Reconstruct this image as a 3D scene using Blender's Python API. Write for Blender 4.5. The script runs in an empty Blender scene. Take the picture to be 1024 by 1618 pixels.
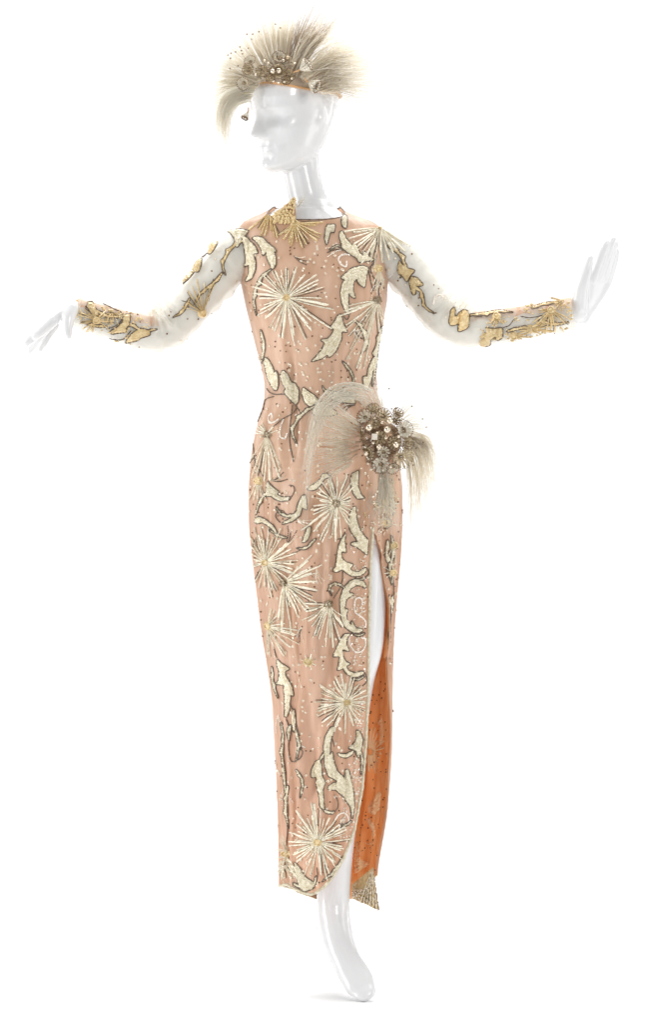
import bpy, bmesh, math, random
import numpy as np
from mathutils import Vector, Matrix, noise
from mathutils.bvhtree import BVHTree
from mathutils.geometry import delaunay_2d_cdt
random.seed(7); rng = np.random.default_rng(7)
sc = bpy.context.scene
R = math.radians

# ------------------------------------------------------------------ camera, world, lights, exposure
S = 0.00125            # metres per photograph pixel at the figure's own depth
D = 6.5                # camera distance
ZC = 0.952             # camera height
cam_d = bpy.data.cameras.new('camera'); cam = bpy.data.objects.new('camera', cam_d)
sc.collection.objects.link(cam); sc.camera = cam
cam.location = (0, -D, ZC); cam.rotation_euler = (R(90), 0, 0)
cam_d.sensor_fit = 'VERTICAL'; cam_d.sensor_height = 36.0
cam_d.lens = 36.0 * D / (1618 * S); cam_d.clip_end = 60
sc.view_settings.view_transform = 'Standard'; sc.view_settings.look = 'None'
sc.view_settings.exposure = 0.42; sc.view_settings.gamma = 1.0
w = bpy.data.worlds.new('World'); sc.world = w; w.use_nodes = True
bg = w.node_tree.nodes['Background']; bg.inputs[0].default_value = (1, 1, 1, 1); bg.inputs[1].default_value = 0.16
def area(name, loc, target, sx, sy, power, col=(1, 1, 1)):
    d = bpy.data.lights.new(name, 'AREA'); d.shape = 'RECTANGLE'; d.size = sx; d.size_y = sy; d.energy = power; d.color = col
    o = bpy.data.objects.new(name, d); sc.collection.objects.link(o); o.location = loc
    o.rotation_euler = (Vector(target) - Vector(loc)).to_track_quat('-Z', 'Y').to_euler()
    return o
area('softbox_key', (1.9, -3.9, 2.5), (0, 0, 1.05), 0.9, 1.6, 47, (1.0, 0.985, 0.965))
area('softbox_fill', (-2.4, -4.4, 1.5), (0, 0, 1.0), 0.7, 1.6, 9)
area('strip_side', (-3.0, -0.9, 1.35), (0, 0, 1.0), 0.8, 2.4, 40)
area('strip_side', (3.1, -0.7, 1.35), (0, 0, 1.0), 0.8, 2.4, 15)
area('softbox_top', (0, 1.0, 3.6), (0, 1.0, 0), 3.4, 3.0, 142)
area('background_lamp', (-4.6, 2.6, 2.0), (-1.2, 5.2, 1.8), 1.4, 3.0, 50)
area('background_lamp', (4.6, 2.6, 2.0), (1.2, 5.2, 1.8), 1.4, 3.0, 50)
sc.cycles.max_bounces = 10; sc.cycles.transparent_max_bounces = 48

# ------------------------------------------------------------------ helpers
def P(px, py, y=0.0):
    k = S * (D + y) / D
    return Vector(((px - 512) * k, y, ZC + (809 - py) * k))
CAM = Vector((0, -D, ZC))
ORG = {}
def root(name, label, cat, loc, group=None):
    o = bpy.data.objects.new(name, None); sc.collection.objects.link(o); o.location = loc
    o.empty_display_size = 0.05
    o['label'] = label; o['category'] = cat
    if group: o['group'] = group
    ORG[o.name] = Vector(loc); return o
class MB:
    def __init__(s): s.v = []; s.f = []
    def add(s, vs, fs):
        b = len(s.v); s.v.extend(vs); s.f.extend([tuple(i + b for i in f) for f in fs])
    def mesh(s, name, off=Vector((0, 0, 0)), smooth=True):
        me = bpy.data.meshes.new(name)
        me.from_pydata([(v[0]-off[0], v[1]-off[1], v[2]-off[2]) for v in s.v], [], s.f)
        if smooth: me.polygons.foreach_set('use_smooth', [True] * len(me.polygons))
        me.update(); return me
    def build(s, name, mat, parent=None, smooth=True, label=None, kind=None):
        off = ORG[parent.name] if parent else Vector((0, 0, 0))
        o = bpy.data.objects.new(name, s.mesh(name, off, smooth)); sc.collection.objects.link(o)
        o.data.materials.append(mat)
        if parent: o.parent = parent; ORG[o.name] = off
        else: ORG[o.name] = Vector((0, 0, 0))
        if label: o['label'] = label
        if kind: o['kind'] = kind
        return o
def link(name, me, parent, mtx):
    """a part that shares mesh data, placed by its own world matrix"""
    o = bpy.data.objects.new(name, me); sc.collection.objects.link(o)
    o.parent = parent; o.matrix_basis = Matrix.Translation(-ORG[parent.name]) @ mtx
    return o
def lerp_table(tab, key):
    a = np.array(tab, float); return [np.interp(key, a[:, 0], a[:, i]) for i in range(1, a.shape[1])]
def smooth_table(tab, n=400, win=7):
    """resample a table with a light smoothing so that profiles have no corners"""
    a = np.array(tab, float); k = np.linspace(a[0, 0], a[-1, 0], n)
    out = [k]
    for i in range(1, a.shape[1]):
        c = np.interp(k, a[:, 0], a[:, i])
        wdt = win; ker = np.hanning(2*wdt+1); ker /= ker.sum()
        p = np.concatenate([2*c[0]-c[wdt:0:-1], c, 2*c[-1]-c[-2:-wdt-2:-1]])
        out.append(np.convolve(p, ker, 'valid'))
    return np.stack(out, 1)
def frame_path(pts):
    n = len(pts); T = []
    for i in range(n):
        t = pts[min(i+1, n-1)] - pts[max(i-1, 0)]
        T.append(t.normalized() if t.length > 1e-9 else Vector((0, 0, 1)))
    a = Vector((0, 1, 0)) if abs(T[0].y) < 0.8 else Vector((1, 0, 0))
    U = []; u = (a - T[0]*a.dot(T[0])).normalized()
    for t in T:
        u = u - t*u.dot(t)
        u = u.normalized() if u.length > 1e-6 else Vector((1, 0, 0))
        U.append(u.copy())
    return T, U, [t.cross(u) for t, u in zip(T, U)]
def tube(mb, pts, rad, ns=6, caps=True):
    T, U, V = frame_path(pts); vs = []; fs = []
    for i, p in enumerate(pts):
        r = rad[i] if hasattr(rad, '__len__') else rad
        ru, rv = r if hasattr(r, '__len__') else (r, r)
        for k in range(ns):
            a = 2*math.pi*k/ns
            vs.append(p + U[i]*(ru*math.cos(a)) + V[i]*(rv*math.sin(a)))
    n = len(pts)
    for i in range(n-1):
        for k in range(ns):
            k2 = (k+1) % ns
            fs.append((i*ns+k, i*ns+k2, (i+1)*ns+k2, (i+1)*ns+k))
    if caps:
        fs.append(tuple(range(ns-1, -1, -1))); fs.append(tuple((n-1)*ns+k for k in range(ns)))
    mb.add(vs, fs)
def rounded_tube(mb, pts, rad, ns=16, tip0=False, tip1=True):
    """tube with hemispherical tips"""
    pts = list(pts); rad = list(rad)
    if tip1:
        d = (pts[-1]-pts[-2]).normalized(); r = rad[-1]; r0 = r if not hasattr(r, '__len__') else max(r); p = pts[-1]
        for a in (30, 55, 75, 86):
            c = math.cos(R(a)); pts.append(p + d*r0*math.sin(R(a))); rad.append((r[0]*c, r[1]*c) if hasattr(r, '__len__') else r*c)
    if tip0:
        d = (pts[0]-pts[1]).normalized(); r = rad[0]; r0 = r if not hasattr(r, '__len__') else max(r); p = pts[0]
        for a in (30, 55, 75, 86):
            c = math.cos(R(a)); pts.insert(0, p + d*r0*math.sin(R(a))); rad.insert(0, (r[0]*c, r[1]*c) if hasattr(r, '__len__') else r*c)
    tube(mb, pts, rad, ns)
def catmull(pts, m=6):
    P_ = [pts[0]*2-pts[1]] + list(pts) + [pts[-1]*2-pts[-2]]; out = []
    for i in range(1, len(P_)-2):
        a, b, c, d = P_[i-1], P_[i], P_[i+1], P_[i+2]
        for k in range(m):
            t = k/m
            out.append(0.5*((b*2) + (c-a)*t + (a*2-b*5+c*4-d)*t*t + (b*3-a-c*3+d)*t*t*t))
    out.append(pts[-1]); return out
def sphere(mb, c, r, nu=10, nv=6, sq=(1, 1, 1)):
    vs = [c + Vector((0, 0, r*sq[2]))]; fs = []
    for j in range(1, nv):
        a = math.pi*j/nv
        for i in range(nu):
            b = 2*math.pi*i/nu
            vs.append(c + Vector((r*sq[0]*math.sin(a)*math.cos(b), r*sq[1]*math.sin(a)*math.sin(b), r*sq[2]*math.cos(a))))
    vs.append(c - Vector((0, 0, r*sq[2])))
    for i in range(nu): fs.append((0, 1+i, 1+(i+1) % nu))
    for j in range(nv-2):
        for i in range(nu):
            a = 1+j*nu; i2 = (i+1) % nu
            fs.append((a+i, a+nu+i, a+nu+i2, a+i2))
    l = len(vs)-1; a = 1+(nv-2)*nu
    for i in range(nu): fs.append((l, a+(i+1) % nu, a+i))
    mb.add(vs, fs)

# ------------------------------------------------------------------ materials
def new_mat(name):
    m = bpy.data.materials.new(name); m.use_nodes = True
    nt = m.node_tree; b = nt.nodes['Principled BSDF']; return m, nt, b
def noise_col(nt, b, c1, c2, scale, detail=3, stretch=None):
    tc = nt.nodes.new('ShaderNodeTexCoord'); n = nt.nodes.new('ShaderNodeTexNoise'); r = nt.nodes.new('ShaderNodeMix'); r.data_type = 'RGBA'
    n.inputs['Scale'].default_value = scale; n.inputs['Detail'].default_value = detail
    src = tc.outputs['Object']
    if stretch:
        mp = nt.nodes.new('ShaderNodeMapping'); mp.inputs['Scale'].default_value = stretch
        nt.links.new(src, mp.inputs[0]); src = mp.outputs[0]
    nt.links.new(src, n.inputs['Vector'])
    mr = nt.nodes.new('ShaderNodeMapRange'); mr.inputs[1].default_value = 0.3; mr.inputs[2].default_value = 0.7
    nt.links.new(n.outputs['Fac'], mr.inputs[0]); nt.links.new(mr.outputs[0], r.inputs[0])
    r.inputs[6].default_value = (*c1, 1); r.inputs[7].default_value = (*c2, 1)
    nt.links.new(r.outputs[2], b.inputs['Base Color']); return r, src
def bump_of(nt, b, sock, strength, dist):
    bp = nt.nodes.new('ShaderNodeBump'); bp.inputs['Strength'].default_value = strength; bp.inputs['Distance'].default_value = dist
    nt.links.new(sock, bp.inputs['Height']); nt.links.new(bp.outputs[0], b.inputs['Normal']); return bp
def mat_bead(name, c1, c2, rough=0.28, metallic=0.0, vscale=420, bstr=0.7, spec=0.5):
    m, nt, b = new_mat(name)
    r, src = noise_col(nt, b, c1, c2, 160, 2)
    oi = nt.nodes.new('ShaderNodeObjectInfo'); hs = nt.nodes.new('ShaderNodeHueSaturation')
    mr = nt.nodes.new('ShaderNodeMapRange'); mr.inputs[3].default_value = 0.86; mr.inputs[4].default_value = 1.1
    nt.links.new(oi.outputs['Random'], mr.inputs[0]); nt.links.new(mr.outputs[0], hs.inputs['Value'])
    nt.links.new(r.outputs[2], hs.inputs['Color']); nt.links.new(hs.outputs[0], b.inputs['Base Color'])
    b.inputs['Roughness'].default_value = rough; b.inputs['Metallic'].default_value = metallic
    b.inputs['Specular IOR Level'].default_value = spec
    v = nt.nodes.new('ShaderNodeTexVoronoi'); v.inputs['Scale'].default_value = vscale
    nt.links.new(src, v.inputs['Vector']); bump_of(nt, b, v.outputs['Distance'], -bstr if False else bstr, -0.0008)
    return m
def mat_plain(name, c, rough=0.3, metallic=0.0, **kw):
    m, nt, b = new_mat(name); b.inputs['Base Color'].default_value = (*c, 1)
    b.inputs['Roughness'].default_value = rough; b.inputs['Metallic'].default_value = metallic
    for k, v in kw.items(): b.inputs[k].default_value = v
    return m
def two_sided(name, c1, c2, trans, scale=30, stretch=None, rough=0.6, bump=0.0, alpha=None, tcol=None, spec=0.25):
    """cloth: principled front plus translucency; alpha < 1 lets the open net show what is behind"""
    m, nt, b = new_mat(name)
    r, src = noise_col(nt, b, c1, c2, scale, 4, stretch)
    b.inputs['Roughness'].default_value = rough; b.inputs['Specular IOR Level'].default_value = spec
    b.inputs['Sheen Weight'].default_value = 0.15
    out = nt.nodes['Material Output']
    tr = nt.nodes.new('ShaderNodeBsdfTranslucent'); mx = nt.nodes.new('ShaderNodeMixShader'); mx.inputs[0].default_value = trans
    if tcol: tr.inputs[0].default_value = (*tcol, 1)
    else: nt.links.new(r.outputs[2], tr.inputs[0])
    nt.links.new(b.outputs[0], mx.inputs[1]); nt.links.new(tr.outputs[0], mx.inputs[2])
    last = mx.outputs[0]
    if alpha is not None:
        tp = nt.nodes.new('ShaderNodeBsdfTransparent'); m2 = nt.nodes.new('ShaderNodeMixShader'); m2.inputs[0].default_value = alpha
        nt.links.new(tp.outputs[0], m2.inputs[1]); nt.links.new(last, m2.inputs[2]); last = m2.outputs[0]
    nt.links.new(last, out.inputs['Surface'])
    if bump:
        n2 = nt.nodes.new('ShaderNodeTexNoise'); n2.inputs['Scale'].default_value = 900; nt.links.new(src, n2.inputs['Vector'])
        bp = bump_of(nt, b, n2.outputs['Fac'], bump, 0.0006)
    return m
M = {}
M['gloss'] = mat_plain('mannequin_gloss', (0.745, 0.748, 0.753), 0.25, 0, **{'Coat Weight': 0.32, 'Coat Roughness': 0.05})
M['backdrop'] = mat_plain('backdrop_paper', (0.92, 0.92, 0.92), 0.9, **{'Specular IOR Level': 0.0})
M['satin'] = two_sided('peach_satin', (0.90, 0.635, 0.47), (0.65, 0.385, 0.235), 0.28, 9, (3.0, 3.0, 0.6), 0.34, 0.2, spec=0.55)
M['lining'] = two_sided('orange_lining', (1.0, 0.64, 0.32), (0.93, 0.41, 0.135), 0.58, 20, (2, 2, 0.8), 0.5, 0.15)
M['lining_motif'] = two_sided('orange_motif', (1.0, 0.82, 0.52), (1.0, 0.74, 0.42), 0.35, 60)
M['tulle'] = two_sided('sheer_tulle', (0.93, 0.89, 0.785), (0.87, 0.825, 0.71), 0.4, 14, (2, 2, 2), 0.7, 0.2, alpha=0.46)
M['cream'] = mat_bead('cream_beads', (0.88, 0.815, 0.64), (0.62, 0.53, 0.345), 0.2)
M['ray'] = mat_bead('cream_bugle_beads', (0.93, 0.875, 0.73), (0.80, 0.715, 0.53), 0.14, vscale=300, bstr=0.45, spec=0.8)
M['gold'] = mat_bead('golden_beads', (0.80, 0.64, 0.36), (0.62, 0.44, 0.20), 0.2, vscale=300, bstr=0.5, spec=0.7)
M['brown'] = mat_bead('dark_brown_beads', (0.20, 0.145, 0.10), (0.095, 0.068, 0.048), 0.3, vscale=500, bstr=0.6)
M['spangle'] = mat_bead('pale_spangles', (0.88, 0.76, 0.60), (0.80, 0.64, 0.46), 0.12, vscale=200, bstr=0.1, spec=0.9)
M['clear'] = mat_plain('clear_beads', (0.90, 0.82, 0.72), 0.1, 0.15, **{'Specular IOR Level': 0.9})
M['dot'] = mat_plain('brown_spangles', (0.22, 0.11, 0.055), 0.15, 0.35)
M['silver'] = mat_bead('smoky_rhinestones', (0.66, 0.54, 0.38), (0.20, 0.14, 0.08), 0.12, 0.85, 500, 0.8)
M['pearl'] = mat_plain('champagne_pearl', (0.80, 0.70, 0.56), 0.12, 0.75)
M['petal'] = mat_bead('petal_bugles', (0.74, 0.64, 0.46), (0.42, 0.32, 0.18), 0.14, 0.45, 380, 0.5, 0.8)
M['petal_white'] = mat_bead('white_bugles', (0.80, 0.755, 0.65), (0.62, 0.55, 0.42), 0.14, 0.1, 380, 0.4, 0.8)
M['rim'] = mat_bead('bronze_seed_beads', (0.34, 0.22, 0.13), (0.16, 0.10, 0.06), 0.2, 0.5, 500, 0.5)
M['band'] = two_sided('peach_felt', (0.72, 0.42, 0.20), (0.62, 0.34, 0.15), 0.1, 40, None, 0.6)
M['feather'] = two_sided('beige_feather', (0.97, 0.925, 0.82), (0.93, 0.87, 0.75), 0.68, 30, None, 0.6, alpha=0.55)
M['feather_dark'] = two_sided('taupe_feather', (0.68, 0.56, 0.42), (0.55, 0.44, 0.315), 0.5, 30, None, 0.6, alpha=0.8)
M['feather_white'] = two_sided('ivory_feather', (0.99, 0.97, 0.91), (0.97, 0.94, 0.86), 0.68, 30, None, 0.6, alpha=0.58)
M['cap'] = two_sided('cap_felt', (0.52, 0.43, 0.33), (0.44, 0.35, 0.26), 0.05, 40)
M['hem'] = two_sided('hem_shade_brown', (0.36, 0.21, 0.12), (0.30, 0.17, 0.095), 0.15, 20)  # darkened lining colour, shade painted in for the inside of the hem

# ------------------------------------------------------------------ the setting: one white paper sweep
mb = MB(); prof = [(-9.0, 0), (3.6, 0)]
for a in range(5, 91, 5): prof.append((3.6+1.4*math.sin(R(a)), 1.4-1.4*math.cos(R(a))))
prof.append((5.0, 7.0))
vs = []; fs = []
for (y, z) in prof: vs += [Vector((-11, y, z)), Vector((11, y, z))]
for i in range(len(prof)-1): fs.append((2*i, 2*i+1, 2*i+3, 2*i+2))
mb.add(vs, fs); bd = mb.build('backdrop', M['backdrop'], kind='structure')
bd['label'] = 'seamless white paper sweep under and behind the mannequin'

# ------------------------------------------------------------------ gown silhouette table: py, left px, right px, front y, back y
TORSO = [(316, 460, 531, -0.036, 0.05), (320, 452, 532, -0.040, 0.052), (325, 438, 536, -0.046, 0.057), (330, 428, 541, -0.051, 0.061), (335, 419, 548, -0.055, 0.065), (340, 408, 560, -0.059, 0.068), (345, 396, 573, -0.063, 0.072), (350, 386, 588, -0.067, 0.076),
  (358, 379, 600, -0.071, 0.08), (368, 376, 607, -0.076, 0.083), (385, 375, 613, -0.083, 0.088), (405, 375, 616, -0.092, 0.09),
  (440, 379, 614, -0.104, 0.09), (475, 386, 611, -0.108, 0.088), (510, 395, 606, -0.104, 0.083), (550, 405, 599, -0.095, 0.076),
  (590, 416, 595, -0.087, 0.068), (620, 420, 594, -0.085, 0.069), (645, 415, 603, -0.088, 0.076), (680, 405, 618, -0.095, 0.09),
  (720, 398, 629, -0.101, 0.105), (770, 396, 634, -0.106, 0.112), (830, 398, 633, -0.108, 0.110), (880, 404, 630, -0.107, 0.106),
  (950, 412, 623, -0.105, 0.100), (1000, 417, 618, -0.103, 0.098), (1060, 426, 615, -0.100, 0.097), (1110, 433, 614, -0.098, 0.096),
  (1200, 439, 613, -0.096, 0.096), (1260, 443, 609, -0.094, 0.096), (1320, 446, 601, -0.092, 0.096), (1370, 448, 595, -0.090, 0.098),
  (1400, 449, 595, -0.090, 0.1), (1450, 450, 600, -0.090, 0.104)]
_t1, _t2 = smooth_table(TORSO, 1134, 3), smooth_table(TORSO, 1134, 26)
_w = np.clip((_t1[:, :1]-400)/60, 0, 1); TT = _t1*(1-_w)+_t2*_w
def prof_at(py): return [np.interp(py, TT[:, 0], TT[:, i]) for i in range(1, 5)]
def z_of(py): return ZC + (809-py)*S
def fold(px, py, phi):
    """drape of the cloth in metres along the outward direction"""
    t = min(max((py-600)/250, 0), 1); z = py*S
    f = noise.noise(Vector((math.cos(phi)*4.2, math.sin(phi)*4.2, z*1.1)))*(0.0018+0.0110*t)
    f += noise.noise(Vector((math.cos(phi)*10, math.sin(phi)*10, z*2.2+7)))*(0.0014+0.0052*t)
    if math.sin(phi) < 0.1:
        for (x0, y0, x1, y1, wd, h) in DRAPE:
            if min(y0, y1)-25 < py < max(y0, y1)+25:
                dx, dy = x1-x0, y1-y0; q = max(0, min(1, ((px-x0)*dx+(py-y0)*dy)/(dx*dx+dy*dy)))
                f += h*math.sin(math.pi*(0.12+0.76*q))*math.exp(-(((px-x0-q*dx)**2+(py-y0-q*dy)**2)/(wd*wd)))
    if math.sin(phi) < 0.2:
        for (pts, wd, h) in FOLDS:
            if pts[0][1] <= py <= pts[-1][1]:
                x0 = np.interp(py, [q[1] for q in pts], [q[0] for q in pts])
                e = min(1, (py-pts[0][1])/40, (pts[-1][1]-py)/40)
                f += 2.3*h*e*math.exp(-((px-x0)/wd)**2)
    return f
DRAPE = [(428, 752, 480, 736, 4, 0.005), (480, 736, 580, 716, 5, 0.004), (575, 725, 440, 800, 9, 0.005), (580, 740, 470, 880, 9, 0.005), (585, 760, 505, 930, 8, -0.004), (575, 735, 425, 850, 7, -0.004),
  (570, 700, 430, 705, 8, 0.003), (424, 656, 458, 690, 6, 0.0025), (597, 600, 560, 660, 6, 0.003), (436, 592, 474, 612, 6, 0.0025), (438, 608, 482, 625, 4, -0.0025), (400, 440, 440, 500, 8, 0.003), (612, 470, 575, 520, 8, 0.003),
  (388, 455, 420, 540, 6, -0.003), (590, 900, 600, 1000, 4, 0.002), (480, 1130, 452, 1260, 9, 0.005), (515, 1000, 480, 1120, 8, 0.004), (470, 1290, 520, 1180, 8, -0.004), (440, 960, 470, 1060, 8, 0.004)]
FOLDS = [([(500, 840), (493, 960), (488, 1040), (478, 1120), (474, 1330)], 9, 0.006), ([(517, 850), (515, 930), (512, 1000)], 6, 0.003),
  ([(524, 1010), (512, 1080), (500, 1160), (492, 1260)], 7, -0.003), ([(455, 1100), (460, 1200), (463, 1330)], 8, -0.004), ([(442, 870), (447, 1000), (446, 1080)], 10, 0.003),
  ([(462, 545), (463, 600), (470, 680), (466, 750)], 4, -0.0025), ([(438, 640), (444, 700), (447, 760)], 8, 0.003), ([(455, 650), (458, 720), (452, 790)], 5, -0.002),
  ([(540, 520), (538, 580), (533, 640)], 5, 0.002), ([(553, 530), (551, 580), (548, 640)], 5, -0.002), ([(527, 540), (524, 590), (520, 640)], 5, -0.002),
  ([(444, 500), (450, 570), (456, 630)], 6, 0.002)]
def gown_point(phi, py, off=0.0, zpy=None):
    xl, xr, yf, yb = prof_at(py); cx = (xl+xr)/2; a = (xr-xl)/2*S + off
    c, s = math.cos(phi), math.sin(phi)
    b = (-yf if s < 0 else yb) + off
    px = cx + a/S*c
    y = b*s
    if s < 0:       # bust
        for bx, by in ((452, 470), (560, 470)):
            y -= 0.016*math.exp(-((px-bx)/38)**2-((py-by)/45)**2)*min(1, -s*1.6)
    f = fold(px, py, phi)
    return Vector(((cx-512)*S + (a+f)*c, y + f*s, z_of(py)))
def phi_front(px, py):
    xl, xr, _, _ = prof_at(py); k = (px-(xl+xr)/2)/((xr-xl)/2)
    return -math.acos(max(-1, min(1, k)))

# ------------------------------------------------------------------ the mannequin: head
HEADC = P(464, 175, 0.0)
yaw, pitch = R(52), R(7)
HF = Vector((-math.sin(yaw)*math.cos(pitch), -math.cos(yaw)*math.cos(pitch), -math.sin(pitch)))
HS = Vector((math.cos(yaw), -math.sin(yaw), 0))            # towards the side that shows
HU = HS.cross(HF); HU = HU if HU.z > 0 else -HU
HEAD = smooth_table([(0, 66, 30, 10), (3, 78, 8, 25), (12, 84, -14, 37), (25, 83, -34, 47), (45, 84, -52, 56), (65, 85, -66, 62), (85, 86, -78, 67), (105, 85, -88, 70),
  (125, 91, -95, 73), (145, 93, -99, 75), (165, 88, -97, 75), (185, 74, -88, 70), (200, 55, -70, 58), (212, 30, -46, 39), (219, 8, -22, 18), (221, 0, -12, 8)], 300)
def head_point(th, h, off=0.0):
    ff, fb, wd = [np.interp(h, HEAD[:, 0], HEAD[:, i]) for i in (1, 2, 3)]
    c, s = math.cos(th), math.sin(th)
    f = (ff+fb)/2 + ((ff-fb)/2+off)*math.copysign(abs(c)**0.92, c); sd = (wd+off)*math.copysign(abs(s)**0.92, s)
    g = lambda x, m, q: math.exp(-((x-m)/q)**2)
    if c > 0 and off == 0:
        n = np.interp(h, [60, 66, 71, 76, 90, 108, 122, 132], [0, 5, 21, 27, 20, 11, 5, 0]); sg = np.interp(h, [66, 78, 95, 120], [13.5, 13, 9, 7.5])
        d = n*g(sd, 0, sg)
        for k in (-1, 1):
            d += -8*g(sd, 30*k, 17)*g(h, 106, 13) + 2*g(sd, 31*k, 11)*g(h, 105, 7) + 2.5*g(sd, 28*k, 18)*g(h, 124, 6)
            d += 3*g(sd, 46*k, 14)*g(h, 86, 12) - 3*g(sd, 36*k, 12)*g(h, 55, 16) + 3*g(sd, 9*k, 5)*g(h, 70, 4)
        d += 4*g(sd, 0, 16)*g(h, 48, 4) + 4*g(sd, 0, 14)*g(h, 39.5, 4.5) - 1.6*g(sd, 0, 20)*g(h, 44, 2) - 2.5*g(sd, 0, 18)*g(h, 30, 5) + 5*g(sd, 0, 17)*g(h, 14, 9)
        f += d
    if off == 0:       # the flat moulded ear
        sd += math.copysign(1, sd)*(6*g(f, -14, 9)*g(h, 100, 20) - 4*g(f, -8, 5)*g(h, 104, 9))
    k = 0.001
    return HEADC + HF*(f*k) + HS*(sd*k) + HU*((h-118)*k)
mbH = MB(); NT, NH = 140, 150; vs = []
for j in range(NH):
    h = 221*(0.5-0.5*math.cos(math.pi*j/(NH-1)))
    for i in range(NT): vs.append(head_point(2*math.pi*i/NT, h))
fs = []
for j in range(NH-1):
    for i in range(NT):
        i2 = (i+1) % NT; fs.append((j*NT+i, j*NT+i2, (j+1)*NT+i2, (j+1)*NT+i))
fs.append(tuple(range(NT-1, -1, -1))); fs.append(tuple((NH-1)*NT+i for i in range(NT)))
body = MB(); body.add(vs, fs)
headbvh = BVHTree.FromPolygons([v[:] for v in vs], fs)

def limb(spec, ns=28, m=6, tip0=True, tip1=True):
    """spec rows: px, py, y, radius px (or pair)"""
    pts = catmull([P(a[0], a[1], a[2]) for a in spec], m)
    rr = catmull([Vector((a[3], a[4] if len(a) > 4 else a[3], 0)) for a in spec], m)
    rounded_tube(body, pts, [(r.x*S, r.y*S) for r in rr], ns, tip0, tip1)
# neck and trunk
limb([(473, 225, 0.012, 33), (474, 250, 0.012, 31), (477, 275, 0.010, 29.5), (482, 298, 0.008, 29.5), (488, 320, 0.008, 32), (494, 342, 0.008, 42), (497, 375, 0.008, 58)], 48)
vs = []; fs = []; rows = [330, 336, 343, 350, 358, 368, 385] + list(range(400, 860, 12))
for j, py in enumerate(rows):
    ins = -0.007 if py > 365 else -0.011
    for i in range(64): vs.append(gown_point(2*math.pi*i/64, py, ins))
for j in range(len(rows)-1):
    for i in range(64):
        i2 = (i+1) % 64; fs.append((j*64+i, (j+1)*64+i, (j+1)*64+i2, j*64+i2))
fs.append(tuple(range(64))); fs.append(tuple((len(rows)-1)*64+i for i in range(63, -1, -1)))
body.add(vs, fs)
# arms
ARM_L = [(412, 390, 0.004, 32), (386, 400, 0.0, 33), (366, 414, -0.002, 32.5), (345, 434, -0.006, 31), (318, 465, -0.012, 29), (290, 497, -0.02, 27), (267, 518, -0.028, 26), (242, 527, -0.036, 25), (212, 521, -0.048, 24),
  (180, 512, -0.058, 22), (150, 503, -0.066, 19.5), (124, 494, -0.072, 16.5), (108, 488, -0.075, 14.5)]
ARM_R = [(588, 390, 0.004, 32), (612, 401, 0.0, 33), (630, 416, -0.002, 32.5), (645, 431, -0.004, 31), (668, 460, -0.010, 29), (690, 490, -0.018, 27), (713, 510, -0.026, 26), (740, 519, -0.034, 25), (778, 517, -0.044, 24),
  (818, 511, -0.052, 22), (856, 504, -0.058, 19.5), (894, 497, -0.062, 16.5), (914, 494, -0.064, 15)]
limb(ARM_L); limb(ARM_R)
# leg that shows in the slit, foot stretched down on to the toes
limb([(556, 780, 0.0, 62), (560, 860, -0.005, 57), (563, 930, -0.012, 51), (565, 985, -0.018, 44), (563, 1025, -0.02, 41), (552, 1070, -0.012, 40), (541, 1130, 0.0, 42), (535, 1200, 0.008, 41),
  (531, 1290, 0.012, 34), (529, 1350, 0.014, 29), (527, 1410, 0.014, 26.5, 26.5), (527, 1440, 0.011, 28, 26.8), (530, 1468, 0.0, 30, 27), (537, 1497, -0.021, 27, 26), (549, 1522, -0.045, 22, 24.5), (562, 1543, -0.066, 17, 25), (570, 1557, -0.082, 13, 24), (575, 1565, -0.092, 10, 20)], 36)
limb([(522, 1420, 0.024, 20), (518, 1445, 0.032, 22), (515, 1464, 0.034, 19), (518, 1476, 0.026, 14)], 24)
# other leg, hidden in the skirt
limb([(470, 780, 0.0, 60), (470, 880, 0.0, 54), (474, 985, 0.0, 42), (478, 1060, 0.005, 38), (480, 1150, 0.02, 40), (484, 1250, 0.03, 32), (487, 1330, 0.035, 24)], 28)
# hands
def finger(spec, m=5):
    pts = catmull([P(a[0], a[1], a[2]) for a in spec], m); rr = catmull([Vector((a[3], 0, 0)) for a in spec], m)
    rounded_tube(body, pts, [r.x*S*1.26 for r in rr], 14, True, True)
def slab(rows, ns=24):
    """palm: rows of (px, py, y, half width vector px, half thickness px along normal)"""
    vs = []; fs = []
    for (a, b, y, wx, wy, wd, nx, ny, nd, th) in rows:
        c = P(a, b, y); W = Vector((wx*S, wd, -wy*S)); N = Vector((nx*S, nd, -ny*S))
        N = N.normalized()*th*S*1.15; W = W*1.2
        for k in range(ns):
            an = 2*math.pi*k/ns; ca, sa = math.cos(an), math.sin(an)
            vs.append(c + W*math.copysign(abs(ca)**0.8, ca) + N*math.copysign(abs(sa)**0.8, sa))
    for j in range(len(rows)-1):
        for k in range(ns):
            k2 = (k+1) % ns; fs.append((j*ns+k, j*ns+k2, (j+1)*ns+k2, (j+1)*ns+k))
    fs.append(tuple(range(ns-1, -1, -1))); fs.append(tuple((len(rows)-1)*ns+k for k in range(ns)))
    body.add(vs, fs)
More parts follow.
